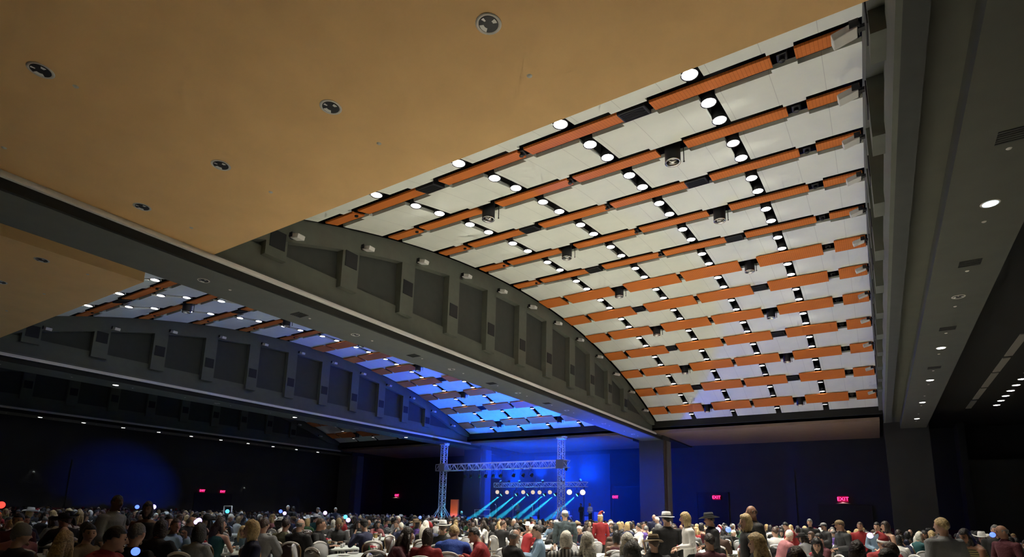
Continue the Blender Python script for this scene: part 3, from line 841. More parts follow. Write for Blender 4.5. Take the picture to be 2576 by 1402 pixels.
pose('sit_table', 1, tor(.50, .03), .19, [((-.20, .02, 1.0), (-.27, .14, .76), (-.12, .36, .80)), ((.20, .02, 1.0), (.27, .14, .76), (.13, .34, .80))], seat_legs, (0, .07, 1.245), 0.15, 0.05)
pose('sit_lap', 1, tor(.50, -.05), .19, [((-.20, -.06, 1.0), (-.25, .05, .73), (-.09, .26, .65)), ((.20, -.06, 1.0), (.25, .05, .73), (.08, .28, .66))], seat_legs, (0, -.01, 1.245), -0.35, 0.0)
pose('sit_lean', 1, tor(.50, .17, h=.97), .19, [((-.20, .15, .97), (-.28, .30, .76), (-.08, .46, .82)), ((.20, .15, .97), (.26, .30, .77), (.05, .44, .84))], seat_legs, (0, .25, 1.19), 0.5, 0.15)
pose('sit_chin', 1, tor(.50, .06), .19, [((-.20, .05, 1.0), (-.25, .24, .80), (-.09, .25, 1.06)), ((.20, .05, 1.0), (.27, .17, .76), (.10, .36, .80))], seat_legs, (0, .10, 1.24), -0.6, 0.0)
pose('stand_relaxed', 0, tor(.90, .0, h=1.0), .19, [((-.205, 0, 1.40), (-.26, -.03, 1.13), (-.25, .07, .89)), ((.205, 0, 1.40), (.26, -.03, 1.13), (.25, .07, .89))], stand_legs, (0, .03, 1.645), 0.2, 0.0)
pose('stand_forward', 0, tor(.90, .04), .19, [((-.205, .03, 1.40), (-.27, .03, 1.13), (-.10, .24, 1.10)), ((.205, .03, 1.40), (.27, .03, 1.13), (.08, .26, 1.05))], stand_legs, (0, .08, 1.64), -0.3, 0.1)
pose('stand_bent', 0, tor(.90, .20, h=.93), .19, [((-.205, .19, 1.34), (-.25, .22, 1.08), (-.16, .40, 1.00)), ((.205, .19, 1.34), (.25, .24, 1.08), (.12, .42, 1.02))], stand_legs, (0, .30, 1.56), 0.4, 0.35)
def head_M(p):
    return Matrix.Rotation(p['hy'], 3, 'Z') @ Matrix.Rotation(-p['hp'], 3, 'X')
def head_shape(d, p):
    # cranium wide at the back, jaw narrowing to the chin, face a little flat
    q = p.copy()
    if d.z < 0:
        k = 1 - 0.34 * (-d.z) ** 1.2
        q.x *= k
        q.y *= (1 - 0.30 * (-d.z)) if d.y < 0 else (1 - 0.06 * (-d.z))
    if d.y > 0.5: q.y *= 0.97
    if d.y > 0.55 and 0.02 < d.z < 0.30 and 0.15 < abs(d.x) < 0.6: q.y -= 0.010     # eye sockets
    return q
HR = (0.078, 0.098, 0.122)
def add_head(bm, p, seg=16, rings=12):
    M = head_M(p); c = p['head']
    ellipsoid(bm, c, HR, seg, rings, M, head_shape)
    def w(v): return c + M @ V(v)
    tube(bm, [w((0, .088, .030)), w((0, .104, .002)), w((0, .112, -.018)), w((0, .096, -.028))], [.010, .013, .017, .010], 7)      # nose
    tube(bm, [w((0, .070, -.085)), w((0, .088, -.10)), w((0, .075, -.118))], [(.030, .02), (.028, .018), (.02, .012)], 8)        # chin
    for s in (-1, 1): ellipsoid(bm, w((s * .080, -.005, -.005)), (.012, .02, .032), 8, 6, M)
def face_bits(bm, p):
    M = head_M(p); c = p['head']
    for s in (-1, 1):
        n = len(bm.faces)
        ellipsoid(bm, c + M @ V((s * .030, .084, .012)), (.013, .008, .008), 8, 5, M, mi=1)
        ellipsoid(bm, c + M @ V((s * .031, .089, .034)), (.019, .006, .005), 8, 4, M, mi=1)
    ellipsoid(bm, c + M @ V((0, .089, -.056)), (.024, .009, .007), 8, 4, M, mi=2)
def add_hand(bm, elbow, wrist, side, curl=0.5):
    e, w_ = V(elbow), V(wrist); t = (w_ - e).normalized()
    up = V((0, 0, 1)); s = t.cross(up)
    if s.length < .2: s = V((1, 0, 0)) - t * t.x
    s.normalize(); n = s.cross(t).normalized()
    def P(a, b, c): return w_ + t * a + s * b + n * c
    return P
def hand_parts(bm, elbow, wrist, side, fingers=True):
    P = add_hand(bm, elbow, wrist, side)
    tube(bm, [P(-.01, 0, 0), P(.02, 0, 0), P(.06, 0, 0), P(.092, 0, -.004), P(.10, 0, -.006)], [(.024, .020), (.030, .018), (.040, .016), (.041, .014), (.034, .010)], 10, side=(P(0, 1, 0) - P(0, 0, 0)))
def finger_parts(bm, elbow, wrist, side):
    P = add_hand(bm, elbow, wrist, side)
    for b, L in ((-.031, .066), (-.011, .078), (.010, .074), (.030, .058)):
        tube(bm, [P(.080, b, 0), P(.092 + L * .3, b * 1.06, -.006), P(.092 + L * .62, b * 1.08, -.020), P(.092 + L * .85, b * 1.05, -.040)], [.009, .0088, .008, .0055], 6)
    tb = -side * .036
    tube(bm, [P(.025, tb * .6, 0), P(.05, tb * 1.45, -.008), P(.078, tb * 1.75, -.022)], [.013, .0105, .007], 6)
_cache = {}
def body_mesh(pn, hi):
    key = ('body', pn, hi)
    if key in _cache: return _cache[key]
    p = POSES[pn]; bm = bmesh.new()
    tp = p['torso']
    tube(bm, [t[0] for t in tp], [t[1] for t in tp], 18)
    top = V(tp[-1][0]); hd = p['head']; M = head_M(p)
    nb = hd + M @ V((0, -.03, -.06))
    tube(bm, [top + V((0, -.01, -.05)), top + V((0, -.005, .02)), nb], [(.070, .065), (.056, .058), (.054, .056)], 12)
    add_head(bm, p)
    for s, (sh, el, wr) in zip((-1, 1), p['arms']):
        capsule(bm, sh, el, .052, .041); capsule(bm, el, wr, .040, .026); hand_parts(bm, el, wr, s)
        capsule(bm, V(tp[4][0]) + V((s * .09, 0, .01)), sh, .060, .054)
    for (hp, kn, an) in p['legs']:
        capsule(bm, hp, kn, .085, .058); capsule(bm, kn, an, .056, .036)
        a = V(an); capsule(bm, a + V((0, -.02, -.045)), a + V((0.0, .13, -.060)), .036, .028)
    me = remeshed(bm, 'body', .0125 if hi else .024, 3 if hi else 1)
    ad = [lambda b: face_bits(b, p)]
    if hi:
        for s, (sh, el, wr) in zip((-1, 1), p['arms']): ad.append(lambda b, el=el, wr=wr, s=s: finger_parts(b, el, wr, s))
    b2 = join_bm(me, ad)
    out = bpy.data.meshes.new('person_body'); b2.to_mesh(out); b2.free(); bpy.data.meshes.remove(me)
    for mm in (M_SKIN[0], M_EYE, M_LIP): out.materials.append(mm)
    _cache[key] = out
    return out
def top_mesh(pn, style, hi):
    key = ('top', pn, style, hi)
    if key in _cache: return _cache[key]
    p = POSES[pn]; bm = bmesh.new(); tp = p['torso']
    g = {'shirt': .014, 'jacket': .026, 'dress': .012, 'sleeveless': .010}[style]
    rings = tp[:] if style != 'sleeveless' else tp[:6]
    if style in ('dress', 'sleeveless'): rings = tp[:5] + [((tp[5][0]), (tp[5][1][0] * .80, tp[5][1][1]))]
    pts = [V(t[0]) for t in rings]; rad = [(t[1][0] + g, t[1][1] + g) for t in rings]
    if style == 'jacket' and not p['seated']:
        pts = [pts[0] + V((0, 0, -.10))] + pts; rad = [(rad[0][0] + .02, rad[0][1] + .02)] + rad
    tube(bm, pts, rad, 18)
    if style in ('shirt', 'jacket'):
        c = V(tp[-1][0]); tube(bm, [c + V((0, 0, -.05)), c + V((0, -.008, .035))], [(.082 + g, .074 + g), (.060 + g * .5, .060 + g * .5)], 14)
        for s, (sh, el, wr) in zip((-1, 1), p['arms']):
            capsule(bm, V(tp[4][0]) + V((s * .09, 0, .01)), sh, .060 + g, .055 + g)
            sh, el, wr = V(sh), V(el), V(wr)
            capsule(bm, sh, el, .052 + g, .041 + g); e2 = el + (wr - el) * .93
            tube(bm, [el, el + (e2 - el) * .5, e2], [.041 + g, .036 + g, .031 + g], 12)
        if style == 'jacket' and not p['seated']:
            pass
    if style in ('dress', 'sleeveless'):
        for s in (-1, 1):
            c5 = V(tp[4][0]); capsule(bm, c5 + V((s * .10, .03, -.02)), c5 + V((s * .10, 0, .075)), .030, .022)
    if style == 'dress' and not p['seated']:
        z = V(tp[0][0]); tube(bm, [z + V((0, 0, .02)), z + V((0, 0, -.25)), z + V((0, 0, -.50))], [(.172, .135), (.20, .17), (.235, .20)], 18)
    me0 = remeshed(bm, 'top', .014 if hi else .026, 3 if hi else 1)
    # soft cloth folds
    rnd = random.Random(hash(pn) % 97)
    for v in me0.vertices:
        q = v.co * 9.0
        n = noise.noise(q) * (.010 if style == 'jacket' else .006)
        v.co += v.normal * n
    me0.polygons.foreach_set('use_smooth', [True] * len(me0.polygons))
    me0.materials.clear(); me0.materials.append(M_BLACK)
    _cache[key] = me0
    return me0
def legs_mesh(pn, hi):
    key = ('legs', pn, hi)
    if key in _cache: return _cache[key]
    p = POSES[pn]; bm = bmesh.new(); g = .014; tp = p['torso']
    tube(bm, [V(t[0]) for t in tp[:2]], [(t[1][0] + .010, t[1][1] + .010) for t in tp[:2]], 16)
    z = V(tp[0][0]); capsule(bm, z + V((-.07, 0, .0)), z + V((.07, 0, .0)), .105, .105)
    for (hp, kn, an) in p['legs']:
        capsule(bm, hp, kn, .088 + g, .060 + g)
        kn, an = V(kn), V(an); tube(bm, [kn, kn + (an - kn) * .5, an + V((0, 0, -.01))], [.060 + g, .052 + g, .046 + g], 12)
    me = remeshed(bm, 'legs', .016 if hi else .03, 2)
    me.polygons.foreach_set('use_smooth', [True] * len(me.polygons))
    me.materials.clear(); me.materials.append(M_BLACK)
    _cache[key] = me
    return me
def shoes_mesh(pn):
    key = ('shoes', pn)
    if key in _cache: return _cache[key]
    p = POSES[pn]; bm = bmesh.new()
    for (hp, kn, an) in p['legs']:
        a = V(an); tube(bm, [a + V((0, -.075, -.05)), a + V((0, -.06, -.045)), a + V((0, .02, -.038)), a + V((0, .12, -.056)), a + V((0, .175, -.066)), a + V((0, .19, -.07))],
                        [(.02, .02), (.042, .042), (.046, .050), (.050, .033), (.040, .022), (.012, .01)], 12)
    me = to_mesh(bm, 'shoes', M_BLACK, True)
    _cache[key] = me
    return me
def hair_mesh(pn, style):
    key = ('hair', pn, style)
    if key in _cache: return _cache[key]
    p = POSES[pn]; M = head_M(p); c = p['head']; bm = bmesh.new()
    def w(v): return c + M @ V(v)
    def shell(d, q):
        r = q.copy()
        face = d.y > 0.42 and d.z < 0.52
        side = d.z < (-0.12 if style in ('short', 'buzz') else -0.35) and d.y > -0.75
        ear = abs(d.x) > .8 and d.z < .05 and d.y > -.1 and style in ('short', 'buzz')
        gr = {'short': 1.10, 'buzz': 1.035, 'bob': 1.17, 'long': 1.16, 'curly': 1.36, 'wavy': 1.32, 'fringe': 1.05}[style]
        if face or ear or (side and style in ('short', 'buzz')): return r * .88
        if style == 'fringe' and d.z > 0.25: return r * .9
        n = 0
        if style in ('curly', 'wavy'): n = noise.noise(V(d) * 4.0) * .10
        else: n = noise.noise(V(d) * 3.0) * .03
        r = r * (gr + n)
        if style in ('short', 'buzz', 'fringe') and d.z < -.3: r *= .93
        if style in ('bob', 'long', 'wavy', 'curly') and d.z < 0 and d.y < .35:
            r.z *= 1.0 + {'bob': .28, 'long': .25, 'wavy': .35, 'curly': .15}[style]
            r.x *= 1 + .35 * (-d.z)
        return r
    def sh2(d, q):
        return shell(d, head_shape(d, q) if style in ('short', 'buzz', 'fringe') else q)
    ellipsoid(bm, c + M @ V((0, -.006, .006)), HR, 20, 16, M, sh2)
    if style in ('long', 'wavy'):
        tube(bm, [w((0, -.07, .03)), w((0, -.105, -.06)), w((0, -.12, -.17)), w((0, -.125, -.28)), w((0, -.115, -.35))], [(.075, .03), (.095, .045), (.105, .05), (.095, .042), (.05, .02)], 14)
        for s in (-1, 1): tube(bm, [w((s * .07, -.01, .03)), w((s * .092, .0, -.06)), w((s * .10, .005, -.17)), w((s * .085, .02, -.25))], [.025, .032, .030, .014], 9)
    me = to_mesh(bm, 'hair', M_BLACK, True)
    if style in ('curly', 'wavy', 'bob'):
        for v in me.vertices:
            v.co += V((noise.noise(v.co * 28), noise.noise(v.co * 28 + V((9, 3, 1))), noise.noise(v.co * 28 + V((2, 7, 5))))) * (.022 if style == 'curly' else .010)
    _cache[key] = me
    return me
def hat_mesh(pn, style):
    key = ('hat', pn, style)
    if key in _cache: return _cache[key]
    p = POSES[pn]; M = head_M(p); c = p['head']; bm = bmesh.new()
    def w(v): return c + M @ V(v)
    if style in ('cowboy', 'fedora', 'bucket'):
        br, up, ch = {'cowboy': (.19, .055, .12), 'fedora': (.145, .012, .11), 'bucket': (.15, -.025, .09)}[style]
        z0 = .062
        ring = []
        for k in range(28):
            a = 2 * PI * k / 28; cx, cy = math.cos(a), math.sin(a)
            ring.append([(cx * .086, cy * .108, z0), (cx * br * .82, cy * (br + .02) * .9, z0 + up * .25 * abs(cx)), (cx * br, cy * (br + .03), z0 + up * abs(cx) ** 2 - .008),
                         (cx * br, cy * (br + .03), z0 + up * abs(cx) ** 2 - .016), (cx * br * .82, cy * (br + .02) * .9, z0 + up * .25 * abs(cx) - .01), (cx * .084, cy * .106, z0 - .012)])
        vr = [[bm.verts.new(w(q)) for q in r] for r in ring]
        for a, b in zip(vr, vr[1:] + vr[:1]):
            for i in range(5): bm.faces.new((a[i], b[i], b[i + 1], a[i + 1]))
        tube(bm, [w((0, 0, z0 - .01)), w((0, 0, z0 + ch * .6)), w((0, 0, z0 + ch * .93)), w((0, 0, z0 + ch)), w((0, 0, z0 + ch * .86))], [(.089, .111), (.080, .102), (.070, .094), (.050, .078), (.012, .05)], 20, side=M @ V((1, 0, 0)))
    elif style == 'beanie':
        tube(bm, [w((0, -.005, .01)), w((0, -.005, .06)), w((0, -.008, .12)), w((0, -.012, .165)), w((0, -.012, .178))], [(.086, .106), (.087, .108), (.075, .09), (.035, .045), (.005, .005)], 18, side=M @ V((1, 0, 0)))
    elif style == 'cap':
        tube(bm, [w((0, -.002, .045)), w((0, -.002, .09)), w((0, -.006, .13)), w((0, -.006, .142))], [(.085, .106), (.080, .10), (.045, .06), (.005, .005)], 18, side=M @ V((1, 0, 0)))
        tube(bm, [w((0, .07, .052)), w((0, .12, .050)), w((0, .165, .040))], [(.07, .006), (.068, .006), (.035, .004)], 12, side=M @ V((1, 0, 0)))
    elif style == 'santa':
        tube(bm, [w((0, -.002, .05)), w((0, -.01, .12)), w((.02, -.03, .17)), w((.06, -.05, .20)), w((.10, -.06, .17))], [(.088, .108), (.068, .085), (.04, .05), (.022, .025), (.014, .014)], 16, side=M @ V((1, 0, 0)))
    me = to_mesh(bm, 'hat', M_BLACK, True)
    _cache[key] = me
    return me
def hat_trim(pn, style):
    key = ('hattrim', pn, style)
    if key in _cache: return _cache[key]
    p = POSES[pn]; M = head_M(p); c = p['head']; bm = bmesh.new()
    def w(v): return c + M @ V(v)
    if style == 'santa':
        tube(bm, [w((0, -.002, .040)), w((0, -.002, .075))], [(.096, .117), (.092, .112)], 18, side=M @ V((1, 0, 0)))
        ellipsoid(bm, w((.115, -.065, .155)), (.026,) * 3, 10, 7)
    else:
        tube(bm, [w((0, 0, .066)), w((0, 0, .090))], [(.0915, .1135), (.088, .110)], 20, side=M @ V((1, 0, 0)))
    me = to_mesh(bm, 'hat_band', M_BLACK, True); _cache[key] = me
    return me

# palette: overhead light is strong, so cloth and skin keep real but low reflectances
SK = {'light': (.52, .31, .22), 'tan': (.32, .165, .10), 'brown': (.17, .085, .05), 'dark': (.09, .045, .03)}
M_SKIN = [mat('skin_' + k, v, .5) for k, v in SK.items()]
SKM = dict(zip(SK, M_SKIN))
M_EYE = mat('eye_dark', (.02, .012, .01), .3)
M_LIP = mat('lip', (.16, .05, .045), .5)
HAIRC = {'black': (.008, .007, .007), 'dark brown': (.025, .014, .009), 'brown': (.06, .032, .018), 'blonde': (.50, .36, .16), 'white': (.80, .78, .68), 'grey': (.15, .15, .14)}
HM = {k: mat('hair_' + k.replace(' ', '_'), v, .45, spec=.6, bump=.9, noise_amt=.35, noise_scale=45) for k, v in HAIRC.items()}
CLC = {'black': (.009, .009, .010), 'charcoal': (.025, .026, .028), 'grey': (.20, .205, .21), 'white': (.78, .78, .76), 'red': (.26, .010, .014), 'maroon': (.07, .008, .015), 'navy': (.010, .014, .05),
       'blue': (.010, .05, .30), 'light blue': (.17, .26, .36), 'olive': (.07, .07, .035), 'teal': (.008, .075, .08), 'brown': (.05, .025, .014), 'purple': (.07, .03, .20), 'pink': (.30, .11, .12), 'tan': (.20, .14, .075), 'green': (.02, .08, .03)}
CM = {k: mat('cloth_' + k.replace(' ', '_'), v, .8, bump=.3, noise_scale=60) for k, v in CLC.items()}
def stripes_mat(name, c1, c2, scale, axis='X'):
    mt = mat(name, c1, .8); nt = mt.node_tree; b = nt.nodes['Principled BSDF']
    tc = nt.nodes.new('ShaderNodeTexCoord'); wv = nt.nodes.new('ShaderNodeTexWave'); wv.inputs['Scale'].default_value = scale; wv.inputs['Distortion'].default_value = 3.0
    wv.inputs['Detail Scale'].default_value = .6; wv.bands_direction = axis
    nt.links.new(tc.outputs['Object'], wv.inputs['Vector'])
    mx = nt.nodes.new('ShaderNodeMix'); mx.data_type = 'RGBA'; mx.inputs['A'].default_value = (*c1, 1); mx.inputs['B'].default_value = (*c2, 1)
    nt.links.new(wv.outputs['Fac'], mx.inputs['Factor']); nt.links.new(mx.outputs['Result'], b.inputs['Base Color'])
    return mt
CM['black and white striped'] = stripes_mat('cloth_striped', (.42, .42, .40), (.02, .02, .02), 6.0)
CM['patterned yellow'] = stripes_mat('cloth_pattern', (.36, .34, .12), (.03, .03, .03), 9.0, 'Z')
M_DENIM = mat('cloth_denim', (.045, .065, .075), .85, noise_amt=.5, noise_scale=14, bump=.5); CM['denim'] = M_DENIM

def person(x, y, rz, pn, label, top=('shirt', 'grey'), hair=('short', 'black'), skin='light', legs='black', hat=None, scale=1.0, sx=1.0, group=None, hi=False, z=0.0):
    root = mesh_obj('person', body_mesh(pn, hi), None, [SKM[skin], M_EYE, M_LIP], loc=(x, y, z), rot=(0, 0, rz), scale=(scale * sx, scale, scale))
    tag(root, label, 'person', group)
    nm = {'shirt': 'shirt', 'jacket': 'jacket', 'dress': 'dress', 'sleeveless': 'sleeveless_top'}[top[0]]
    mesh_obj(nm, top_mesh(pn, top[0], hi), root, [CM[top[1]]])
    if not (top[0] == 'dress' and not POSES[pn]['seated']): mesh_obj('trousers', legs_mesh(pn, hi), root, [CM[legs]])
    mesh_obj('shoes', shoes_mesh(pn), root, [M_BLACK])
    if hair: mesh_obj('hair', hair_mesh(pn, hair[0]), root, [HM[hair[1]]])
    if hat:
        h = mesh_obj('hat', hat_mesh(pn, hat[0]), root, [CM[hat[1]]])
        if hat[0] in ('santa', 'fedora', 'cowboy', 'bucket'): mesh_obj('hat_band', hat_trim(pn, hat[0]), h, [CM['white'] if hat[0] == 'santa' else CM['black']])
    return root
_joined = {}
def joined_mesh(pn, tops, hairs, hats):
    key = (pn, tops, hairs, hats)
    if key in _joined: return _joined[key]
    bm = bmesh.new(); off = 0
    parts = [(body_mesh(pn, False), (0, 1, 1)), (top_mesh(pn, tops, False), (2,)), (legs_mesh(pn, False), (3,))]
    if hairs: parts.append((hair_mesh(pn, hairs), (4,)))
    if hats: parts.append((hat_mesh(pn, hats), (5,)))
    for me, mi in parts:
        n0 = len(bm.faces); bm.from_mesh(me); bm.faces.ensure_lookup_table()
        for f in bm.faces[n0:]: f.material_index = mi[min(f.material_index, len(mi) - 1)]
    me = bpy.data.meshes.new('person_joined'); bm.to_mesh(me); bm.free()
    for mm in (M_SKIN[0], M_EYE, M_BLACK, M_BLACK, M_BLACK, M_BLACK): me.materials.append(mm)
    _joined[key] = me
    return me
def far_person(x, y, rz, pn, label, top, hair, skin, legs, hat, scale, sx, group):
    me = joined_mesh(pn, top[0], hair[0] if hair else None, hat[0] if hat else None)
    o = mesh_obj('person', me, None, [SKM[skin], M_EYE, CM[top[1]], CM[legs], HM[hair[1]] if hair else M_BLACK, CM[hat[1]] if hat else M_BLACK], loc=(x, y, 0), rot=(0, 0, rz), scale=(scale * sx, scale, scale))
    tag(o, label, 'person', group)
    return o
CR = -57.6 * PI / 180          # facing right as seen from the camera
def toward(x, y, tx, ty): return -math.atan2(tx - x, ty - y)
STG = (-26.0, 44.0)
# the people one can pick out --------------------------------------------------------
ST, SE = [], []
def S(x, y, ztop, pn, face, label, **k):
    rz = toward(x, y, *STG) if face == 'stage' else (toward(x, y, 0, 0) if face == 'cam' else (CR if face == 'right' else (CR + PI if face == 'left' else face)))
    seated = POSES[pn]['seated']
    base = (POSES[pn]['head'].z + .125) + (.06 if k.get('hat') else 0)
    sc_ = ztop / base
    if seated: sc_ = min(max(sc_, .97), 1.09)
    k.setdefault('hi', True)
    person(x, y, rz, pn, label, scale=sc_, **k)
    (SE if seated else ST).append((x, y, rz, sc_, label))
S(-10.58, 4.50, 1.81, 'stand_forward', 'right', 'tall standing person in a grey jacket with short dark hair, seen from the side at left', top=('jacket', 'grey'), hair=('buzz', 'black'), skin='brown')
S(-10.35, 4.95, 1.71, 'stand_forward', 'cam', 'standing person in a black sleeveless dress facing the camera beside the tall grey jacket', top=('dress', 'black'), hair=('bob', 'black'), skin='brown', sx=.9)
S(-3.70, 11.77, 1.80, 'stand_relaxed', 'stage', 'standing person in a black suit and pale fedora seen from behind', top=('jacket', 'black'), hair=('short', 'black'), hat=('fedora', 'white'), sx=1.1)
S(-3.20, 11.60, 1.76, 'stand_forward', 'left', 'standing blonde person in a white cardigan next to the pale fedora', top=('shirt', 'white'), hair=('bob', 'blonde'), sx=.9)
S(-3.05, 12.89, 1.80, 'stand_forward', 'left', 'standing person in a black jacket and wide black cowboy hat', top=('jacket', 'black'), hair=('short', 'black'), hat=('cowboy', 'charcoal'), skin='tan')
S(-2.05, 11.82, 1.92, 'stand_relaxed', 'left', 'tall bald standing person in a black jacket behind a curly blonde person', top=('jacket', 'black'), hair=('fringe', 'brown'), skin='tan', sx=1.1)
S(-2.00, 10.90, 1.72, 'stand_relaxed', 'left', 'standing person with curly blonde hair in a black leather jacket', top=('jacket', 'charcoal'), hair=('curly', 'blonde'), sx=.88)
S(-7.30, 14.24, 1.84, 'stand_relaxed', 'stage', 'standing person in a washed denim jacket seen from behind before the stage', top=('jacket', 'denim'), hair=('short', 'grey'), hat=('cap', 'white'), legs='navy', sx=1.08)
S(-7.44, 16.94, 1.80, 'stand_relaxed', 'stage', 'standing blonde person in a bright red jacket and red santa hat', top=('jacket', 'red'), hair=('bob', 'blonde'), hat=('santa', 'red'), sx=.9)
S(-0.75, 15.48, 1.74, 'stand_forward', 'left', 'standing person in a grey coat and pale flat cap at right', top=('jacket', 'charcoal'), hair=('short', 'brown'), hat=('cap', 'tan'), skin='tan')
S(-1.94, 20.91, 1.72, 'stand_forward', 'cam', 'standing person in a black suit over a white shirt, far right', top=('jacket', 'black'), hair=('short', 'grey'), hi=False)
S(-1.50, 21.10, 1.66, 'stand_forward', 'left', 'standing person in dark clothes and a grey cap, far right', top=('jacket', 'charcoal'), hair=('short', 'black'), hat=('cap', 'grey'), hi=False)
S(-0.51, 18.99, 1.66, 'stand_forward', 'cam', 'standing person in a bright red shirt facing the camera, far right', top=('shirt', 'red'), hair=('buzz', 'brown'), skin='tan', hi=False)
S(-0.10, 17.60, 1.66, 'stand_forward', 'cam', 'standing person in a light blue shirt, far right', top=('shirt', 'light blue'), hair=('short', 'black'), hi=False)
S(0.14, 17.00, 1.68, 'stand_forward', 'left', 'standing person in a dark red sleeveless dress with brown hair, far right', top=('dress', 'maroon'), hair=('bob', 'dark brown'), skin='light', sx=.9, hi=False)
S(-2.26, 19.87, 1.60, 'stand_bent', 'left', 'standing person in a red top with dark tied hair reaching forward', top=('shirt', 'red'), hair=('short', 'black'), sx=.9, hi=False)
S(0.77, 10.77, 1.74, 'stand_relaxed', 'stage', 'lone standing person in a grey jacket and dark trousers seen from behind at right', top=('jacket', 'grey'), hair=('short', 'blonde'), legs='navy', sx=1.12)
S(1.35, 11.92, 1.58, 'stand_bent', 'left', 'bending person in a yellow patterned dress with bare shoulders at far right', top=('dress', 'patterned yellow'), hair=('long', 'black'), skin='tan', sx=.9)
S(1.84, 13.37, 1.66, 'stand_forward', 'left', 'bald standing person in a maroon shirt at far right', top=('shirt', 'maroon'), hair=('fringe', 'grey'), skin='tan', sx=1.1)
S(2.02, 15.87, 1.66, 'stand_relaxed', 'cam', 'standing person with grey hair in black behind the maroon shirt', top=('jacket', 'black'), hair=('short', 'grey'), hi=False)
S(-7.99, 23.69, 1.78, 'stand_relaxed', 'cam', 'standing bald person in a blue suit beside the dark pier', top=('jacket', 'navy'), hair=None, hi=False)
S(-7.50, 22.80, 1.68, 'stand_forward', 'left', 'standing person in a grey suit beside the blue suited one', top=('jacket', 'grey'), hair=('short', 'white'), hi=False)
S(-25.71, 19.05, 1.84, 'stand_relaxed', 'cam', 'standing pale haired person in black among the middle bay tables', top=('shirt', 'black'), hair=('short', 'white'), hi=False)
S(-26.31, 19.92, 1.80, 'stand_forward', 'left', 'standing dark dressed person right of the pale haired one in the middle bay', top=('jacket', 'charcoal'), hair=('short', 'black'), skin='dark', hi=False)
S(-25.39, 21.08, 1.77, 'stand_bent', 'left', 'standing person in grey bending over a table in the middle bay', top=('shirt', 'grey'), hair=('short', 'grey'), hi=False)
S(-24.90, 21.45, 1.79, 'stand_forward', 'cam', 'standing person in navy beside the one bending in the middle bay', top=('shirt', 'navy'), hair=('short', 'white'), hi=False)
S(-30.71, 14.59, 1.75, 'stand_relaxed', 'cam', 'standing person in a grey shirt far off at left before the blue glow', top=('shirt', 'grey'), hair=('short', 'grey'), hi=False)
S(-31.3, 41.2, 1.84, 'stand_forward', 'left', 'standing crew person in dark blue at the foot of the left lighting tower', top=('shirt', 'navy'), hair=('short', 'white'), hi=False)
# seated
S(-7.23, 2.92, 1.42, 'sit_lean', 'right', 'seated person with dark hair in a black hoodie with red shoulders, profile at lower left', top=('jacket', 'red'), hair=('short', 'black'))
S(-7.70, 3.55, 1.43, 'sit_table', 'stage', 'seated grey haired person in black beside the red shouldered one', top=('jacket', 'black'), hair=('short', 'grey'))
S(-9.85, 4.90, 1.42, 'sit_table', 'stage', 'seated person in a black jacket with thick brown hair, lower left', top=('jacket', 'black'), hair=('bob', 'dark brown'), skin='tan', sx=1.1)
S(-11.11, 5.74, 1.42, 'sit_chin', 'right', 'seated person in a pale blue hoodie facing right', top=('jacket', 'light blue'), hair=('short', 'brown'), skin='tan')
S(-9.15, 5.15, 1.37, 'sit_table', 'stage', 'seated person with dark curly hair in a pale grey top', top=('shirt', 'grey'), hair=('curly', 'black'), sx=.9)
S(-11.16, 6.67, 1.44, 'sit_chin', 'stage', 'seated person in a teal off shoulder dress with long brown hair', top=('sleeveless', 'teal'), hair=('long', 'dark brown'), sx=.9)
S(-10.30, 7.08, 1.45, 'sit_table', 'stage', 'seated broad person in a grey sweater seen from behind', top=('jacket', 'grey'), hair=('short', 'brown'), sx=1.12)
S(-10.67, 8.27, 1.45, 'sit_lap', 'stage', 'seated nearly bald person in a dark coat', top=('jacket', 'black'), hair=('fringe', 'grey'))
S(-10.95, 8.95, 1.45, 'sit_table', 'right', 'seated person in a black jacket with short brown hair in profile', top=('jacket', 'black'), hair=('short', 'brown'))
S(-11.35, 7.75, 1.43, 'sit_lap', 'cam', 'seated person with long brown hair facing the camera in a dark cardigan', top=('shirt', 'charcoal'), hair=('long', 'dark brown'), sx=.9)
S(-11.20, 8.25, 1.43, 'sit_table', 'stage', 'seated dark haired person in an olive sweater', top=('jacket', 'olive'), hair=('short', 'dark brown'))
S(-12.60, 11.0, 1.46, 'sit_table', 'cam', 'seated bearded person in a tall tan beanie', top=('jacket', 'charcoal'), hair=('short', 'black'), hat=('beanie', 'tan'), skin='brown')
S(-6.75, 7.00, 1.39, 'sit_lean', 'right', 'left one of two seated people in dark red tops, dark hair', top=('jacket', 'maroon'), hair=('long', 'dark brown'), sx=.95)
S(-6.30, 7.35, 1.38, 'sit_table', 'stage', 'right one of two seated people in red tops, dark hair down', top=('jacket', 'red'), hair=('bob', 'dark brown'), sx=.95)
S(-6.65, 8.45, 1.42, 'sit_lean', 'stage', 'seated person in a bright blue sweater with short blond hair', top=('jacket', 'blue'), hair=('short', 'blonde'), sx=1.1)
S(-6.00, 8.70, 1.39, 'sit_lean', 'left', 'seated person in a bright red jacket leaning left', top=('jacket', 'red'), hair=('short', 'black'), sx=1.1)
S(-5.98, 10.55, 1.44, 'sit_table', 'left', 'seated person in a light blue shirt with dark hair', top=('shirt', 'light blue'), hair=('short', 'dark brown'), sx=1.08)
S(-4.36, 8.55, 1.39, 'sit_lap', 'stage', 'seated person in a black and white striped shawl seen from behind', top=('jacket', 'black and white striped'), hair=('bob', 'white'), sx=1.1)
S(-3.60, 7.75, 1.39, 'sit_table', 'stage', 'seated person with wavy pale blonde hair, left of two pale heads', top=('shirt', 'black'), hair=('wavy', 'white'), sx=.95)
S(-3.20, 8.30, 1.39, 'sit_table', 'stage', 'seated person with long white hair, right of two pale heads', top=('shirt', 'grey'), hair=('wavy', 'white'), sx=.95)
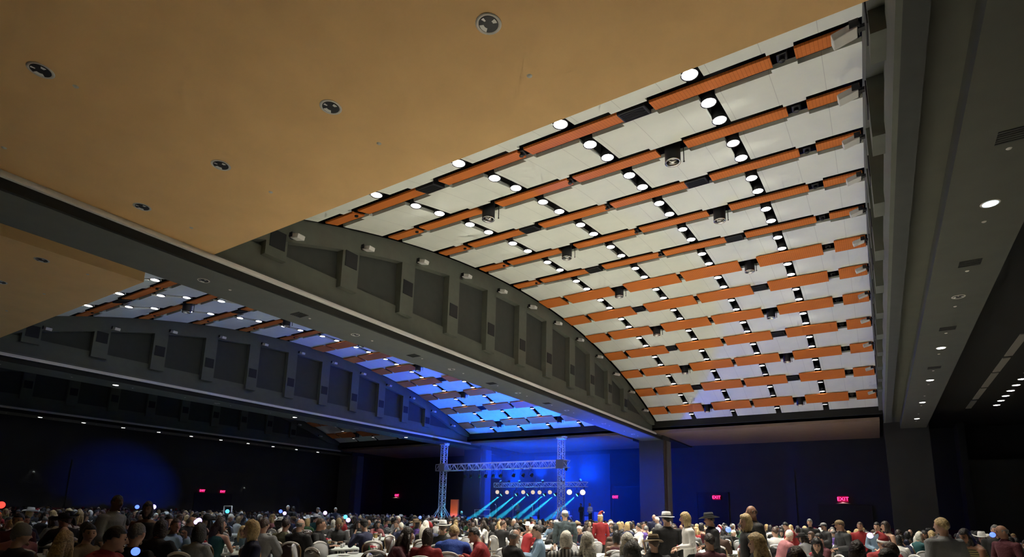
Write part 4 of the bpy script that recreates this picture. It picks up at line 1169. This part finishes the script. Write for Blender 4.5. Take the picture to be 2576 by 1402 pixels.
S(-2.62, 6.95, 1.32, 'sit_table', 'stage', 'seated person with grey curly hair lowest in front', top=('shirt', 'charcoal'), hair=('curly', 'grey'))
S(-3.05, 9.05, 1.43, 'sit_table', 'stage', 'seated person in a tan brimmed hat and dark coat', top=('jacket', 'charcoal'), hair=('short', 'brown'), hat=('bucket', 'tan'))
S(-8.30, 10.2, 1.50, 'sit_table', 'stage', 'seated person in a white cowboy hat beyond the blue sweater', top=('jacket', 'charcoal'), hair=('short', 'brown'), hat=('cowboy', 'white'))
S(-9.14, 2.93, 1.42, 'sit_lap', 'stage', 'seated person in a dark grey hoodie at far lower left', top=('jacket', 'charcoal'), hair=('short', 'grey'), hat=('beanie', 'grey'))
S(-0.75, 6.80, 1.37, 'sit_table', 'stage', 'seated person with brown blond hair at the bottom edge, right side', top=('shirt', 'black'), hair=('bob', 'brown'))
S(-0.28, 8.20, 1.42, 'sit_lap', 'stage', 'seated person with dark bobbed hair, right foreground', top=('shirt', 'white'), hair=('bob', 'dark brown'), sx=.92)
S(0.05, 9.10, 1.40, 'sit_lap', 'left', 'seated person in a white shirt with short brown hair, right foreground profile', top=('shirt', 'white'), hair=('short', 'brown'))
S(0.25, 7.55, 1.37, 'sit_lean', 'left', 'seated person with wavy dark hair at the bottom edge, far right', top=('shirt', 'red'), hair=('bob', 'dark brown'))
S(-2.45, 10.15, 1.40, 'sit_table', 'stage', 'seated person in dark red beside the curly blonde standing one', top=('shirt', 'maroon'), hair=('short', 'dark brown'))
S(-1.08, 13.96, 1.40, 'sit_table', 'left', 'seated person in a deep maroon jacket with black hair', top=('jacket', 'maroon'), hair=('short', 'black'))
S(0.0, 13.0, 1.46, 'sit_lean', 'cam', 'seated person in a red jacket and striped red hat', top=('jacket', 'red'), hair=('short', 'brown'), hat=('santa', 'red'))
S(-2.18, 15.85, 1.42, 'sit_lean', 'right', 'seated person in a pink sweater with white hair', top=('jacket', 'pink'), hair=('short', 'white'))
S(-6.44, 15.73, 1.46, 'sit_lap', 'stage', 'seated person in a brown sweater and black beanie', top=('jacket', 'brown'), hair=('short', 'black'), hat=('beanie', 'black'), skin='brown')
S(-9.98, 11.6, 1.43, 'sit_lap', 'stage', 'seated person with long smooth white hair left of the tower base', top=('shirt', 'black'), hair=('long', 'white'), sx=.92)

# ------------------------------------------------------------------ tables, chairs, guests
M_GOLD = mat('chair_frame_bronze', (.30, .20, .11), .35, metal=.7)
M_STEEL = mat('chair_frame_steel', (.45, .45, .43), .3, metal=.8)
M_CH = {'brown': mat('chair_vinyl_brown', (.030, .014, .010), .45, coat=.4), 'black': mat('chair_vinyl_black', (.008, .008, .009), .4, coat=.4), 'grey': mat('chair_grey_lit', (.24, .24, .24), .8)}  # grey variant paints chair backs as if lit
M_SHINE = mat('chair_painted_shine', (.62, .61, .60), .3, coat=.6)  # pale tone paints in the shine on chair tops and handles
def chair_geo():
    g = {}
    def back_pts(inset=0.0):
        pts = []
        for x, z in ((.165, .50), (.205, .70), (.215, .80)): pts.append((x - inset, z))
        for k in range(1, 10):
            a = k / 10 * PI
            pts.append(((.215 - inset) * math.cos(a), .80 + (.15 - inset) * math.sin(a) ** .8))
        for x, z in ((-.215, .80), (-.205, .70), (-.165, .50)): pts.append((x + inset, z))
        return pts
    def by(z): return -.21 - (z - .45) * .22
    def back(bm):
        P = back_pts(.012)
        f = [bm.verts.new((x, by(z) + .022, z)) for x, z in P]; b = [bm.verts.new((x, by(z) - .022, z)) for x, z in P]
        bm.faces.new(f); bm.faces.new(b[::-1])
        n = len(P)
        for i in range(n): bm.faces.new((f[i], f[(i + 1) % n], b[(i + 1) % n], b[i]))
    def frame(bm):
        P = back_pts(0)
        tube(bm, [(x, by(z), z) for x, z in P], [(.014, .022)] * len(P), 8, side=(0, 1, 0))
    def top_shine_geo(bm):  # added rim shaped as the bright highlight along the chair top
        P = back_pts(-.006)[4:11]
        tube(bm, [(x, by(z), z + .004) for x, z in P], [(.020, .026)] * len(P), 8, side=(0, 1, 0))
    def handle(bm):
        tube(bm, [(-.075, by(.88) - .026, .90), (-.04, by(.875) - .030, .883), (0, by(.87) - .032, .878), (.04, by(.875) - .030, .883), (.075, by(.88) - .026, .90)], [.005, .012, .014, .012, .005], 8)
    def seat(bm): box(bm, -.22, -.21, .415, .22, .23, .475, bevel=.022)
    def leg(bm, sx, fy):
        if fy: tube(bm, [(sx * .19, .20, .42), (sx * .20, .23, .0)], [.012, .012], 6)
        else: tube(bm, [(sx * .165, by(.50), .50), (sx * .17, -.20, .40), (sx * .19, -.26, .0)], [.012, .013, .012], 6)
    return back, frame, top_shine_geo, handle, seat, leg
CB, CF, CP, CHN, CS, CL = chair_geo()
def one(fn, name, mt, *a):
    bm = bmesh.new(); fn(bm, *a); return to_mesh(bm, name, mt, True)
CH_ME = dict(backrest=one(CB, 'backrest', M_CH['brown']), back_frame=one(CF, 'back_frame', M_GOLD), top_shine=one(CP, 'top_shine', M_SHINE), handle=one(CHN, 'handle', M_SHINE), seat=one(CS, 'seat', M_CH['brown']))
CH_LEG = [one(CL, 'leg', M_GOLD, sx, fy) for sx in (-1, 1) for fy in (0, 1)]
bm = bmesh.new()
for fn, mi in ((CB, 0), (CS, 0), (CF, 1), (CP, 2), (CHN, 2)):
    n0 = len(bm.faces); fn(bm); bm.faces.ensure_lookup_table()
    for f in bm.faces[n0:]: f.material_index = mi
for sx in (-1, 1):
    for fy in (0, 1):
        n0 = len(bm.faces); CL(bm, sx, fy); bm.faces.ensure_lookup_table()
        for f in bm.faces[n0:]: f.material_index = 1
CH_ALL = to_mesh(bm, 'banquet_chair', [M_CH['brown'], M_GOLD, M_SHINE], True)
def chair(x, y, rz, colour, label, group, near):
    fm = M_STEEL if colour == 'grey' else M_GOLD
    if near:
        t = empty('banquet_chair', (x, y, 0), rz); tag(t, label, 'chair', group)
        for nm in ('seat', 'backrest', 'back_frame', 'top_shine', 'handle'):
            mesh_obj(nm, CH_ME[nm], t, [M_CH[colour]] if nm in ('seat', 'backrest') else ([fm] if nm == 'back_frame' else None))
        for lm in CH_LEG: mesh_obj('leg', lm, t, [fm])
    else:
        o = mesh_obj('banquet_chair', CH_ALL, None, [M_CH[colour], fm, M_SHINE], loc=(x, y, 0), rot=(0, 0, rz)); tag(o, label, 'chair', group)
M_TABLE = mat('table_top_white', (.56, .61, .58), .4)
bm = bmesh.new(); lathe(bm, [(0, .76), (.88, .76), (.905, .752), (.905, .722), (.88, .715), (0, .715)], 44)
T_TOP = to_mesh(bm, 'tabletop', M_TABLE)
T_LEG = []
for k in range(4):
    a = PI / 4 + k * PI / 2; bm = bmesh.new()
    tube(bm, [(.42 * math.cos(a), .42 * math.sin(a), .72), (.55 * math.cos(a), .55 * math.sin(a), .0)], [.014, .014], 6)
    T_LEG.append(to_mesh(bm, 'leg', M_STEEL, True))
bm = bmesh.new(); box(bm, -.055, -.055, 0, .055, .055, .13); VASE = to_mesh(bm, 'vase', mat('vase_yellow', (.30, .22, .08), .6))
bm = bmesh.new()
rr = random.Random(3)
for i in range(11):
    a, r_ = i * 2.4, .02 + .05 * (i / 11) ** .5
    ellipsoid(bm, (r_ * math.cos(a), r_ * math.sin(a), .15 + .04 * rr.random()), (.032, .032, .026), 8, 5, mi=i % 3 > 1)
FLOW = to_mesh(bm, 'flowers', [mat('flower_red', (.40, .015, .04), .6), mat('flower_white', (.45, .42, .40), .6)], True)
bm = bmesh.new(); lathe(bm, [(0, 0), (.028, 0), (.036, .10), (.034, .10), (.026, .004), (0, .004)], 12); CUP = to_mesh(bm, 'cup', mat('cup_white', (.45, .45, .45), .4), True)
bm = bmesh.new(); lathe(bm, [(0, 0), (.03, 0), (.03, .14), (.012, .19), (.012, .23), (0, .23)], 12); BOT = to_mesh(bm, 'bottle', mat('bottle_green', (.02, .14, .06), .2), True)
bm = bmesh.new(); lathe(bm, [(0, 0), (.08, 0), (.12, .015), (.118, .02), (.075, .006), (0, .006)], 20); PLATE = to_mesh(bm, 'plate', mat('plate_white', (.42, .42, .41), .35), True)
def vis(x, y, m=.06, z=1.2):
    d = V((x, y, z)) - CAM
    f = d.dot(FWD)
    if f < .5: return False
    u = 1288 + F_PX * d.dot(RIGHT) / f; v = CY + F_PX * d.dot(DOWN) / f
    return -60 < u < W + 60 and v < H + 60
near_tables = [(-14.16, 8.51), (-14.2, 11.9), (-8.75, 8.6), (-12.3, 3.9), (-10.45, 12.4), (-5.0, 9.6), (-8.0, 15.2), (-8.6, 4.2), (-0.9, 10.6), (-1.3, 14.9), (-5.2, 12.9), (-11.9, 7.0), (-11.6, 9.8), (-2.6, 8.6)]
tabs = []
def add_tab(x, y, mind=2.35):
    if all((x - a) ** 2 + (y - b) ** 2 > mind ** 2 for a, b in tabs) and x < 14: tabs.append((x, y))
for q in near_tables: add_tab(*q, mind=1.9)
rt = random.Random(11)
for r_ in range(0, 14):
    for c_ in range(-18, 5):
        x = c_ * 3.0 + (1.5 if r_ % 2 else 0) + rt.uniform(-.25, .25) + .4; y = 3.2 + r_ * 2.75 + rt.uniform(-.25, .25)
        if y > 38.5 or x < -52.5 or x > 9: continue
        d = math.hypot(x, y)
        if d < 7.6 or not vis(x, y): continue
        if x > -5.5 and y > 31: continue
        add_tab(x, y)
tabs.sort(key=lambda t: math.hypot(*t))
# name the tables by ring (distance band) and order from the left of the picture
bands = {}
for i, (x, y) in enumerate(tabs): bands.setdefault(int((math.hypot(x, y) - 6) // 3.0), []).append((math.atan2(x, y), i))
tname = {}
for bnd, L in bands.items():
    L.sort()
    for n, (a, i) in enumerate(L): tname[i] = (bnd, n)
SIDES = ['near', 'near left', 'left', 'far left', 'far', 'far right', 'right', 'near right']
tops = [('jacket', 'black')] * 6 + [('jacket', 'charcoal')] * 3 + [('shirt', 'black')] * 3 + [('shirt', 'white')] * 3 + [('shirt', 'grey'), ('jacket', 'grey'), ('shirt', 'navy'), ('jacket', 'navy'), ('shirt', 'red'), ('jacket', 'maroon'), ('shirt', 'light blue'),
        ('shirt', 'olive'), ('jacket', 'brown'), ('shirt', 'pink'), ('sleeveless', 'black'), ('sleeveless', 'maroon'), ('shirt', 'purple'), ('shirt', 'tan'), ('shirt', 'green'), ('shirt', 'teal')]
hairs = [('short', 'black'), ('short', 'dark brown'), ('short', 'brown'), ('short', 'grey'), ('short', 'white'), ('fringe', 'grey'), ('long', 'dark brown'), ('long', 'blonde'), ('bob', 'brown'), ('bob', 'blonde'), ('bob', 'white'), ('curly', 'black'), ('wavy', 'blonde'), ('long', 'black'), ('buzz', 'black')]
rp = random.Random(23)
sitters, chairs = [], []
for ti_, (x, y) in enumerate(tabs):
    bnd, n = tname[ti_]
    where = '%s table from left in %s ring' % (ORD[min(n, 25)], ORD[max(bnd, 0)])
    d = math.hypot(x, y)
    t = empty('round_table', (x, y, 0), rp.uniform(0, 1)); tag(t, 'white round banquet table, %s from left in the %s ring of tables' % (ORD[min(n, 25)], ORD[max(bnd, 0)]), 'table', 'white round banquet tables')
    mesh_obj('tabletop', T_TOP, t)
    if d < 22:
        for lm in T_LEG: mesh_obj('leg', lm, t)
    else:
        for lm in T_LEG[:2]: mesh_obj('leg', lm, t)
    if d < 24:
        c = empty('flower_centrepiece', (x + rp.uniform(-.1, .1), y + rp.uniform(-.1, .1), .76)); tag(c, 'red and white flowers in a yellow box on the ' + where, 'flowers', 'table centrepieces')
        mesh_obj('vase', VASE, c); mesh_obj('flowers', FLOW, c)
    if d < 17:
        for q, (me, nm) in enumerate(((CUP, 'cup'), (CUP, 'cup'), (CUP, 'cup'), (PLATE, 'plate'), (PLATE, 'plate'), (BOT, 'bottle'))):
            a = rp.uniform(0, 6.28) if q else 1.0; r_ = rp.uniform(.35, .72)
            a = q * 1.05 + rp.uniform(-.2, .2)
            o = mesh_obj(nm, me, None, loc=(x + r_ * math.cos(a), y + r_ * math.sin(a), .76)); sd_ = ['right', 'far right', 'far left', 'left', 'near left', 'near right'][q]
            tag(o, '%s, %s part of the %s' % ({'cup': 'white cup', 'plate': 'white plate', 'bottle': 'green bottle'}[nm], sd_, where), nm, '%ss on the %s' % (nm, where))
    a0 = math.atan2(-y, -x)
    for s in range(8):
        a = a0 - s * PI / 4 + rp.uniform(-.08, .08)
        r_ = 1.22 + rp.uniform(-.05, .12)
        px, py = x + r_ * math.cos(a), y + r_ * math.sin(a)
        face = math.atan2(-(x - px), (y - py))
        ff = -math.atan2(x - px, y - py)
        if not vis(px, py): continue
        if math.hypot(px, py) < 5.6: continue
        if any((px - q[0]) ** 2 + (py - q[1]) ** 2 < .62 ** 2 for q in SE): continue
        if any((px - q[0]) ** 2 + (py - q[1]) ** 2 < .55 ** 2 for q in ST): continue
        if any((px - q[0]) ** 2 + (py - q[1]) ** 2 < .50 ** 2 for q in chairs): continue
        if any((px - q[0]) ** 2 + (py - q[1]) ** 2 < .95 ** 2 for q in tabs): continue
        col = 'grey' if rp.random() < .48 else ('brown' if rp.random() < .6 else 'black')
        if d > 8 and x < -11 and y < 7: col = 'black'
        chairs.append((px, py, ff, col, 'side ' + SIDES[s], where))
        empty_area = (-16.5 < x < -7.5 and 7.5 < y < 13.5) or d < 9.2 and x > -8
        occ = .12 if empty_area else .90
        if -6 < x < 4 and 9.5 < y < 17: occ = .45
        if rp.random() < occ: sitters.append((px, py, ff, SIDES[s], where))
# chairs under the named sitters
for (x, y, rz, s_, lb) in SE: chairs.append((x + .02 * math.sin(rz), y - .02 * math.cos(rz), rz, 'brown' if rp.random() < .6 else 'grey', lb, ''))
chairs.sort(key=lambda c: math.hypot(c[0], c[1])); sitters.sort(key=lambda c: math.hypot(c[0], c[1]))
for i, (x, y, rz, col, side, where) in enumerate(chairs[:300]):
    d = math.hypot(x, y)
    lab = ('%s banquet chair, %s of the %s' % (col, side.replace('side ', '') + ' side', where)) if where else ' '.join(('%s chair under the %s' % (col, side)).split()[:16])
    chair(x, y, rz, col, lab, 'banquet chairs', d < 13.5)
SITP = ['sit_table', 'sit_lap', 'sit_lean', 'sit_chin']
def rand_look():
    top = rp.choice(tops); hair = rp.choice(hairs); skin = rp.choice(['light'] * 6 + ['tan'] * 3 + ['brown', 'dark'])
    if skin in ('brown', 'dark'): hair = (hair[0], 'black')
    hat = None
    u = rp.random()
    if u < .05: hat = ('cowboy', rp.choice(['white', 'tan', 'black', 'charcoal']))
    elif u < .09: hat = ('cap', rp.choice(['black', 'grey', 'tan']))
    elif u < .11: hat = ('santa', 'red')
    return top, hair, skin, hat
n_named = len(SE) + len(ST)
n_ind = 300 - n_named
HD = {'short': 'short', 'buzz': 'cropped', 'fringe': 'balding', 'long': 'long', 'bob': 'bobbed', 'curly': 'curly', 'wavy': 'wavy'}
for i, (x, y, rz, side, where) in enumerate(sitters[:n_ind]):
    top, hair, skin, hat = rand_look()
    d = math.hypot(x, y)
    pn = rp.choice(SITP); sc_ = rp.uniform(.94, 1.07); female = hair[0] in ('long', 'bob', 'wavy', 'curly')
    lab = 'guest in %s %s, %s %s hair, %s side, %s' % (top[1], top[0].replace('sleeveless', 'top'), HD[hair[0]], hair[1], side, where.replace(' table from left in ', ' table, ').replace(' ring', ' ring'))
    k = dict(top=top, hair=hair, skin=skin, legs=rp.choice(['black', 'navy', 'charcoal']), hat=hat, scale=sc_, sx=.9 if female else 1.04, group='seated guests')
    if d < 15: person(x, y, rz + rp.uniform(-.2, .2), pn, lab, **k)
    else: far_person(x, y, rz + rp.uniform(-.3, .3), pn, lab, **k)
# everyone and every chair farther away, past the 300 nearest
rest = sitters[n_ind:]
restc = chairs[300:]
def merged(name, items, label, cat):
    """items: list of (mesh, matrix, [material per slot])"""
    co, fi, fl, mi, mats_, idx = [], [], [], [], [], {}
    off = 0
    for me, M, ms in items:
        n = len(me.vertices); a = np.empty(n * 3, np.float32); me.vertices.foreach_get('co', a); a = a.reshape(-1, 3)
        R3 = np.array(M.to_3x3()); a = a @ R3.T + np.array(M.translation)
        co.append(a)
        nl = len(me.loops); l = np.empty(nl, np.int32); me.loops.foreach_get('vertex_index', l); fi.append(l + off)
        npoly = len(me.polygons); t_ = np.empty(npoly, np.int32); me.polygons.foreach_get('loop_total', t_); fl.append(t_)
        m_ = np.empty(npoly, np.int32); me.polygons.foreach_get('material_index', m_)
        mp = []
        for mt in ms:
            if mt.name not in idx: idx[mt.name] = len(mats_); mats_.append(mt)
            mp.append(idx[mt.name])
        mi.append(np.array(mp, np.int32)[np.minimum(m_, len(mp) - 1)])
        off += n
    co = np.concatenate(co); fi = np.concatenate(fi); fl = np.concatenate(fl); mi = np.concatenate(mi)
    me = bpy.data.meshes.new(name); me.vertices.add(len(co)); me.vertices.foreach_set('co', co.ravel())
    me.loops.add(len(fi)); me.loops.foreach_set('vertex_index', fi)
    me.polygons.add(len(fl)); st_ = np.concatenate([[0], np.cumsum(fl)[:-1]]).astype(np.int32)
    me.polygons.foreach_set('loop_start', st_); me.polygons.foreach_set('loop_total', fl)
    me.polygons.foreach_set('material_index', mi); me.polygons.foreach_set('use_smooth', [True] * len(fl))
    for mt in mats_: me.materials.append(mt)
    me.update(calc_edges=True)
    o = mesh_obj(name, me); tag(o, label, cat, kind='stuff')
items = []
for (x, y, rz, side, where) in rest:
    top, hair, skin, hat = rand_look(); pn = rp.choice(SITP); s_ = rp.uniform(.94, 1.06)
    M = Matrix.Translation((x, y, 0)) @ Matrix.Rotation(rz + rp.uniform(-.3, .3), 4, 'Z') @ Matrix.Diagonal((s_, s_, s_, 1))
    items.append((joined_mesh(pn, top[0], hair[0], hat[0] if hat else None), M, [SKM[skin], M_EYE, CM[top[1]], CM['black'], HM[hair[1]], CM[hat[1]] if hat else M_BLACK]))
if items: merged('distant_crowd', items, 'distant seated crowd in the far and middle bays, too small to tell apart', 'crowd')
items = []
for (x, y, rz, col, side, where) in restc:
    M = Matrix.Translation((x, y, 0)) @ Matrix.Rotation(rz, 4, 'Z')
    items.append((CH_ALL, M, [M_CH[col], M_STEEL if col == 'grey' else M_GOLD, M_SHINE]))
if items: merged('distant_chairs', items, 'distant banquet chairs beneath the far seated crowd', 'chairs')
print('TABLES', len(tabs), 'SITTERS', len(sitters), 'CHAIRS', len(chairs), 'NAMED', n_named)

# glowing party lights held or worn in the crowd
bm = bmesh.new(); ellipsoid(bm, (0, 0, 0), (.05, .05, .05), 12, 8); pass
WAND = to_mesh(bm, 'wand_ball', M_BLACK, True)
def glow(x, y, z, col, label, es=3.5, k=1.0):
    mt = mat('glow_%s' % '_'.join('%02d' % int(c * 99) for c in col), (.1, .1, .1), .5, emit=col, es=es)
    o = mesh_obj('party_light', WAND, None, [mt], loc=(x, y, z), scale=k); tag(o, label, 'party light', 'glowing party lights')
BL, PU, CYN = (.06, .12, 1.0), (.55, .35, 1.0), (.05, .5, 1.0)
def gl(u, v, d, col, label, k=1.0):
    r_ = RIGHT * ((u - 1288) / F_PX) + DOWN * ((v - CY) / F_PX) + FWD
    t_ = d / math.hypot(r_.x, r_.y); q = CAM + r_ * t_
    glow(q.x, q.y, q.z, col, label, k=k)
for args in ((341, 1388, 6.0, BL, 'blue glowing cup light at the bottom left', .7), (500, 1311, 12.5, PU, 'violet glowing headband above dark curly hair', 1.1), (494, 1314, 12.4, PU, 'pink violet glow beside the headband', .9), (345, 1276, 28, BL, 'blue glow right of the two standing people at left', 1.6),
             (386, 1276, 28, PU, 'pale violet glow farther right of the two standing people', 2.0), (572, 1287, 24, CYN, 'bright blue glow above the crowd left of centre', 1.4), (706, 1287, 24, BL, 'blue glow in front of the pale haired standing pair', 1.3), (716, 1292, 23, PU, 'violet glow just below the blue one', 1.3),
             (818, 1291, 24, PU, 'violet glow below the two standing people in the middle bay', 1.5), (869, 1301, 20, CYN, 'cyan blue glow left of centre', 1.3), (876, 1309, 18, PU, 'pale violet glow under the cyan one', 1.3), (1057, 1302, 20, BL, 'blue glow left of the lighting tower', 1.0),
             (1655, 1337, 13, PU, 'violet glow near the dark pier', 1.0), (1806, 1334, 15, PU, 'violet glow left of the curly blonde person', 1.3), (1832, 1333, 15, BL, 'blue violet glow right beside it', 1.3), (2497, 1346, 12, BL, 'blue glow of a held screen at far right', .8), (2189, 1348, 14.5, PU, 'violet glow before the light blue shirt', 1.2)):
    gl(args[0], args[1], args[2], args[3], args[4], args[5])

# band gear on the stage ---------------------------------------------------------------
t = empty('drum_kit', (-23.9, 46.2, .95)); tag(t, 'drum kit in blue light on the stage deck', 'drum kit')
M_DRUM = mat('drum_shell_white', (.55, .6, .65), .3); M_CYM = mat('cymbal_brass', (.5, .42, .2), .25, metal=.9)
bm = bmesh.new(); tube(bm, [(0, -.25, .28), (0, .2, .28)], [.28, .28], 20); mesh_obj('bass_drum', to_mesh(bm, 'bass', M_DRUM, True), t)
for sx, sy, z, r_ in ((-.25, 0, .75, .16), (.25, 0, .75, .16), (-.6, .3, .55, .2), (.6, .35, .6, .18)):
    bm = bmesh.new(); tube(bm, [(sx, sy, z - .1), (sx, sy, z + .12)], [r_, r_], 16); mesh_obj('tom_drum', to_mesh(bm, 'tom', M_DRUM, True), t)
for sx, z in ((-.8, 1.15), (.85, 1.2), (-.2, 1.3)):
    bm = bmesh.new(); lathe(bm, [(0, z + .02), (.22, z), (0, z - .005)], 20, cx=sx, cy=.15); tube(bm, [(sx, .15, 0), (sx, .15, z)], [.012, .012], 6); mesh_obj('cymbal', to_mesh(bm, 'cymbal', M_CYM, True), t)
person(-23.9, 47.0, PI + .2, 'sit_table', 'seated drummer in white behind the drum kit on stage', top=('shirt', 'white'), hair=('short', 'black'), z=1.0)
for i, (x, y, tp_, hr, pn) in enumerate(((-27.6, 44.6, ('shirt', 'light blue'), ('short', 'black'), 'stand_forward'), (-21.6, 45.2, ('jacket', 'black'), ('short', 'dark brown'), 'stand_forward'), (-20.4, 44.4, ('shirt', 'white'), ('bob', 'blonde'), 'stand_forward'))):
    person(x, y, PI - .4, pn, '%s standing musician on the stage, %s from the left' % (['light blue shirted', 'black jacketed', 'white shirted'][i], ORD[i]), top=tp_, hair=hr, z=.95)
for i, (x, y) in enumerate(((-29.2, 43.4), (-27.7, 43.9), (-25.4, 43.4), (-22.3, 43.6))):
    t = empty('microphone_stand', (x, y, .95)); tag(t, 'microphone stand at the stage front, %s from the left' % ORD[i], 'microphone stand', 'microphone stands')
    bm = bmesh.new(); lathe(bm, [(0, 0), (.15, 0), (.15, .02), (0, .03)], 16); tube(bm, [(0, 0, .02), (0, 0, 1.45)], [.016, .014], 8); mesh_obj('stand_pole', to_mesh(bm, 'pole', M_TRUSS, True), t)
    bm = bmesh.new(); tube(bm, [(0, 0, 1.42), (0, -.12, 1.52)], [.02, .02], 8); ellipsoid(bm, (0, -.15, 1.545), (.045, .045, .045), 10, 7); mesh_obj('microphone', to_mesh(bm, 'mic', M_TRUSS, True), t)
for i, (x, y, w_, h_) in enumerate(((-25.6, 48.2, .75, .9), (-22.3, 48.0, .7, .8), (-21.3, 48.0, .7, 1.2), (-27.9, 48.3, .7, .7))):
    t = empty('amplifier', (x, y, .95)); tag(t, 'black amplifier cabinet at the back of the stage, %s of the row' % ORD[i], 'amplifier', 'amplifiers')
    bm = bmesh.new(); box(bm, -w_ / 2, -.2, 0, w_ / 2, .2, h_, bevel=.02); mesh_obj('cabinet', to_mesh(bm, 'cabinet', M_BLACK), t)
    bm = bmesh.new(); box(bm, -w_ / 2 + .05, -.215, .06, w_ / 2 - .05, -.2, h_ - .12); mesh_obj('grille', to_mesh(bm, 'grille', mat('amp_grille', (.25, .27, .3), .7)), t)
for i, x in enumerate((-30.6, -29.4, -24.6)):
    t = empty('stage_monitor', (x, 42.75, .95)); tag(t, 'wedge monitor speaker at the stage edge, %s from the left' % ORD[i], 'speaker', 'stage monitors')
    bm = bmesh.new(); vs = [bm.verts.new(p) for p in ((-.3, -.2, 0), (.3, -.2, 0), (.3, .25, 0), (-.3, .25, 0), (-.3, -.15, .35), (.3, -.15, .35))]
    for q in ((0, 3, 2, 1), (0, 1, 5, 4), (1, 2, 5), (0, 4, 3), (3, 4, 5, 2)): bm.faces.new([vs[k] for k in q])
    mesh_obj('speaker_cabinet', to_mesh(bm, 'wedge', mat('monitor_shell', (.3, .3, .3), .6)), t)
t = empty('guard_rail', (-30.9, 43.6, .95)); tag(t, 'metal guard rail on the left side of the stage', 'railing')
bm = bmesh.new()
tube(bm, [(-.85, 0, 1.05), (1.0, 0, 1.05)], [.025, .025], 8); mesh_obj('top_rail', to_mesh(bm, 'rail', M_TRUSS, True), t)
bm = bmesh.new(); tube(bm, [(-.85, 0, .55), (1.0, 0, .55)], [.02, .02], 8); mesh_obj('middle_rail', to_mesh(bm, 'rail', M_TRUSS, True), t)
for x in (-.8, .9):
    bm = bmesh.new(); tube(bm, [(x, 0, 0), (x, 0, 1.05)], [.025, .025], 8); mesh_obj('post', to_mesh(bm, 'post', M_TRUSS, True), t)
t = empty('lit_speaker_stack', (-33.6, 43.0, 0)); tag(t, 'orange lit upright panel beside the left lighting tower', 'panel')
bm = bmesh.new(); box(bm, -.45, -.1, .9, .45, .1, 2.9, bevel=.04); mesh_obj('upright_panel', to_mesh(bm, 'panel', mat('panel_orange', (.85, .20, .06), .6)), t)
spot('added_panel_lamp', t, (0.1, -1.1, .95), 60, (1, .6, .4), 70, aim=(-.1, 1.0, .9))  # added lamp without a fitting, brightens the orange panel
bm = bmesh.new(); box(bm, -.3, -.25, 0, .3, .25, .9); mesh_obj('panel_base', to_mesh(bm, 'pbase', M_BLACK), t)

for u_, (y_, z_) in enumerate(((17.6, 4.0), (35.2, 3.65))):
    bm = bmesh.new(); ellipsoid(bm, (0, 0, 0), (.07, .09, .09), 12, 8); box(bm, -.09, -.04, -.04, 0, .04, .04)
    o = mesh_obj('wall_camera', to_mesh(bm, 'wall_camera', M_WHITEPL, True), loc=(X_WEST + .09 + (.08 if 20 < y_ < 39 else 0), y_, z_)); tag(o, 'small white dome device on the dark left wall, %s one' % ('left' if u_ == 0 else 'right'), 'wall device', 'white wall devices')
    spot('device_lamp', o, (.12, 0, .35), 2, (1, 1, 1), 100, aim=(0, 0, -1))
gl(3, 1271, 17, (1.0, .03, .02), 'red glow of a lit toy at the far left edge', 1.5)
t = empty('equipment_rack', (-24.9, 15.3, 0)); tag(t, 'grey metal equipment frame standing among the far tables at left', 'rack')
for sx in (-.3, .3):
    bm = bmesh.new(); tube(bm, [(sx, 0, 0), (sx, 0, 1.72)], [.03, .03], 6); mesh_obj('post', to_mesh(bm, 'post', M_STEEL, True), t)
bm = bmesh.new(); tube(bm, [(-.3, 0, 1.72), (.3, 0, 1.72)], [.03, .03], 6); mesh_obj('top_bar', to_mesh(bm, 'bar', M_STEEL, True), t)
bm = bmesh.new(); box(bm, -.26, -.15, 1.0, .26, .15, 1.35, bevel=.02); mesh_obj('control_box', to_mesh(bm, 'ctl', M_BLACK), t)
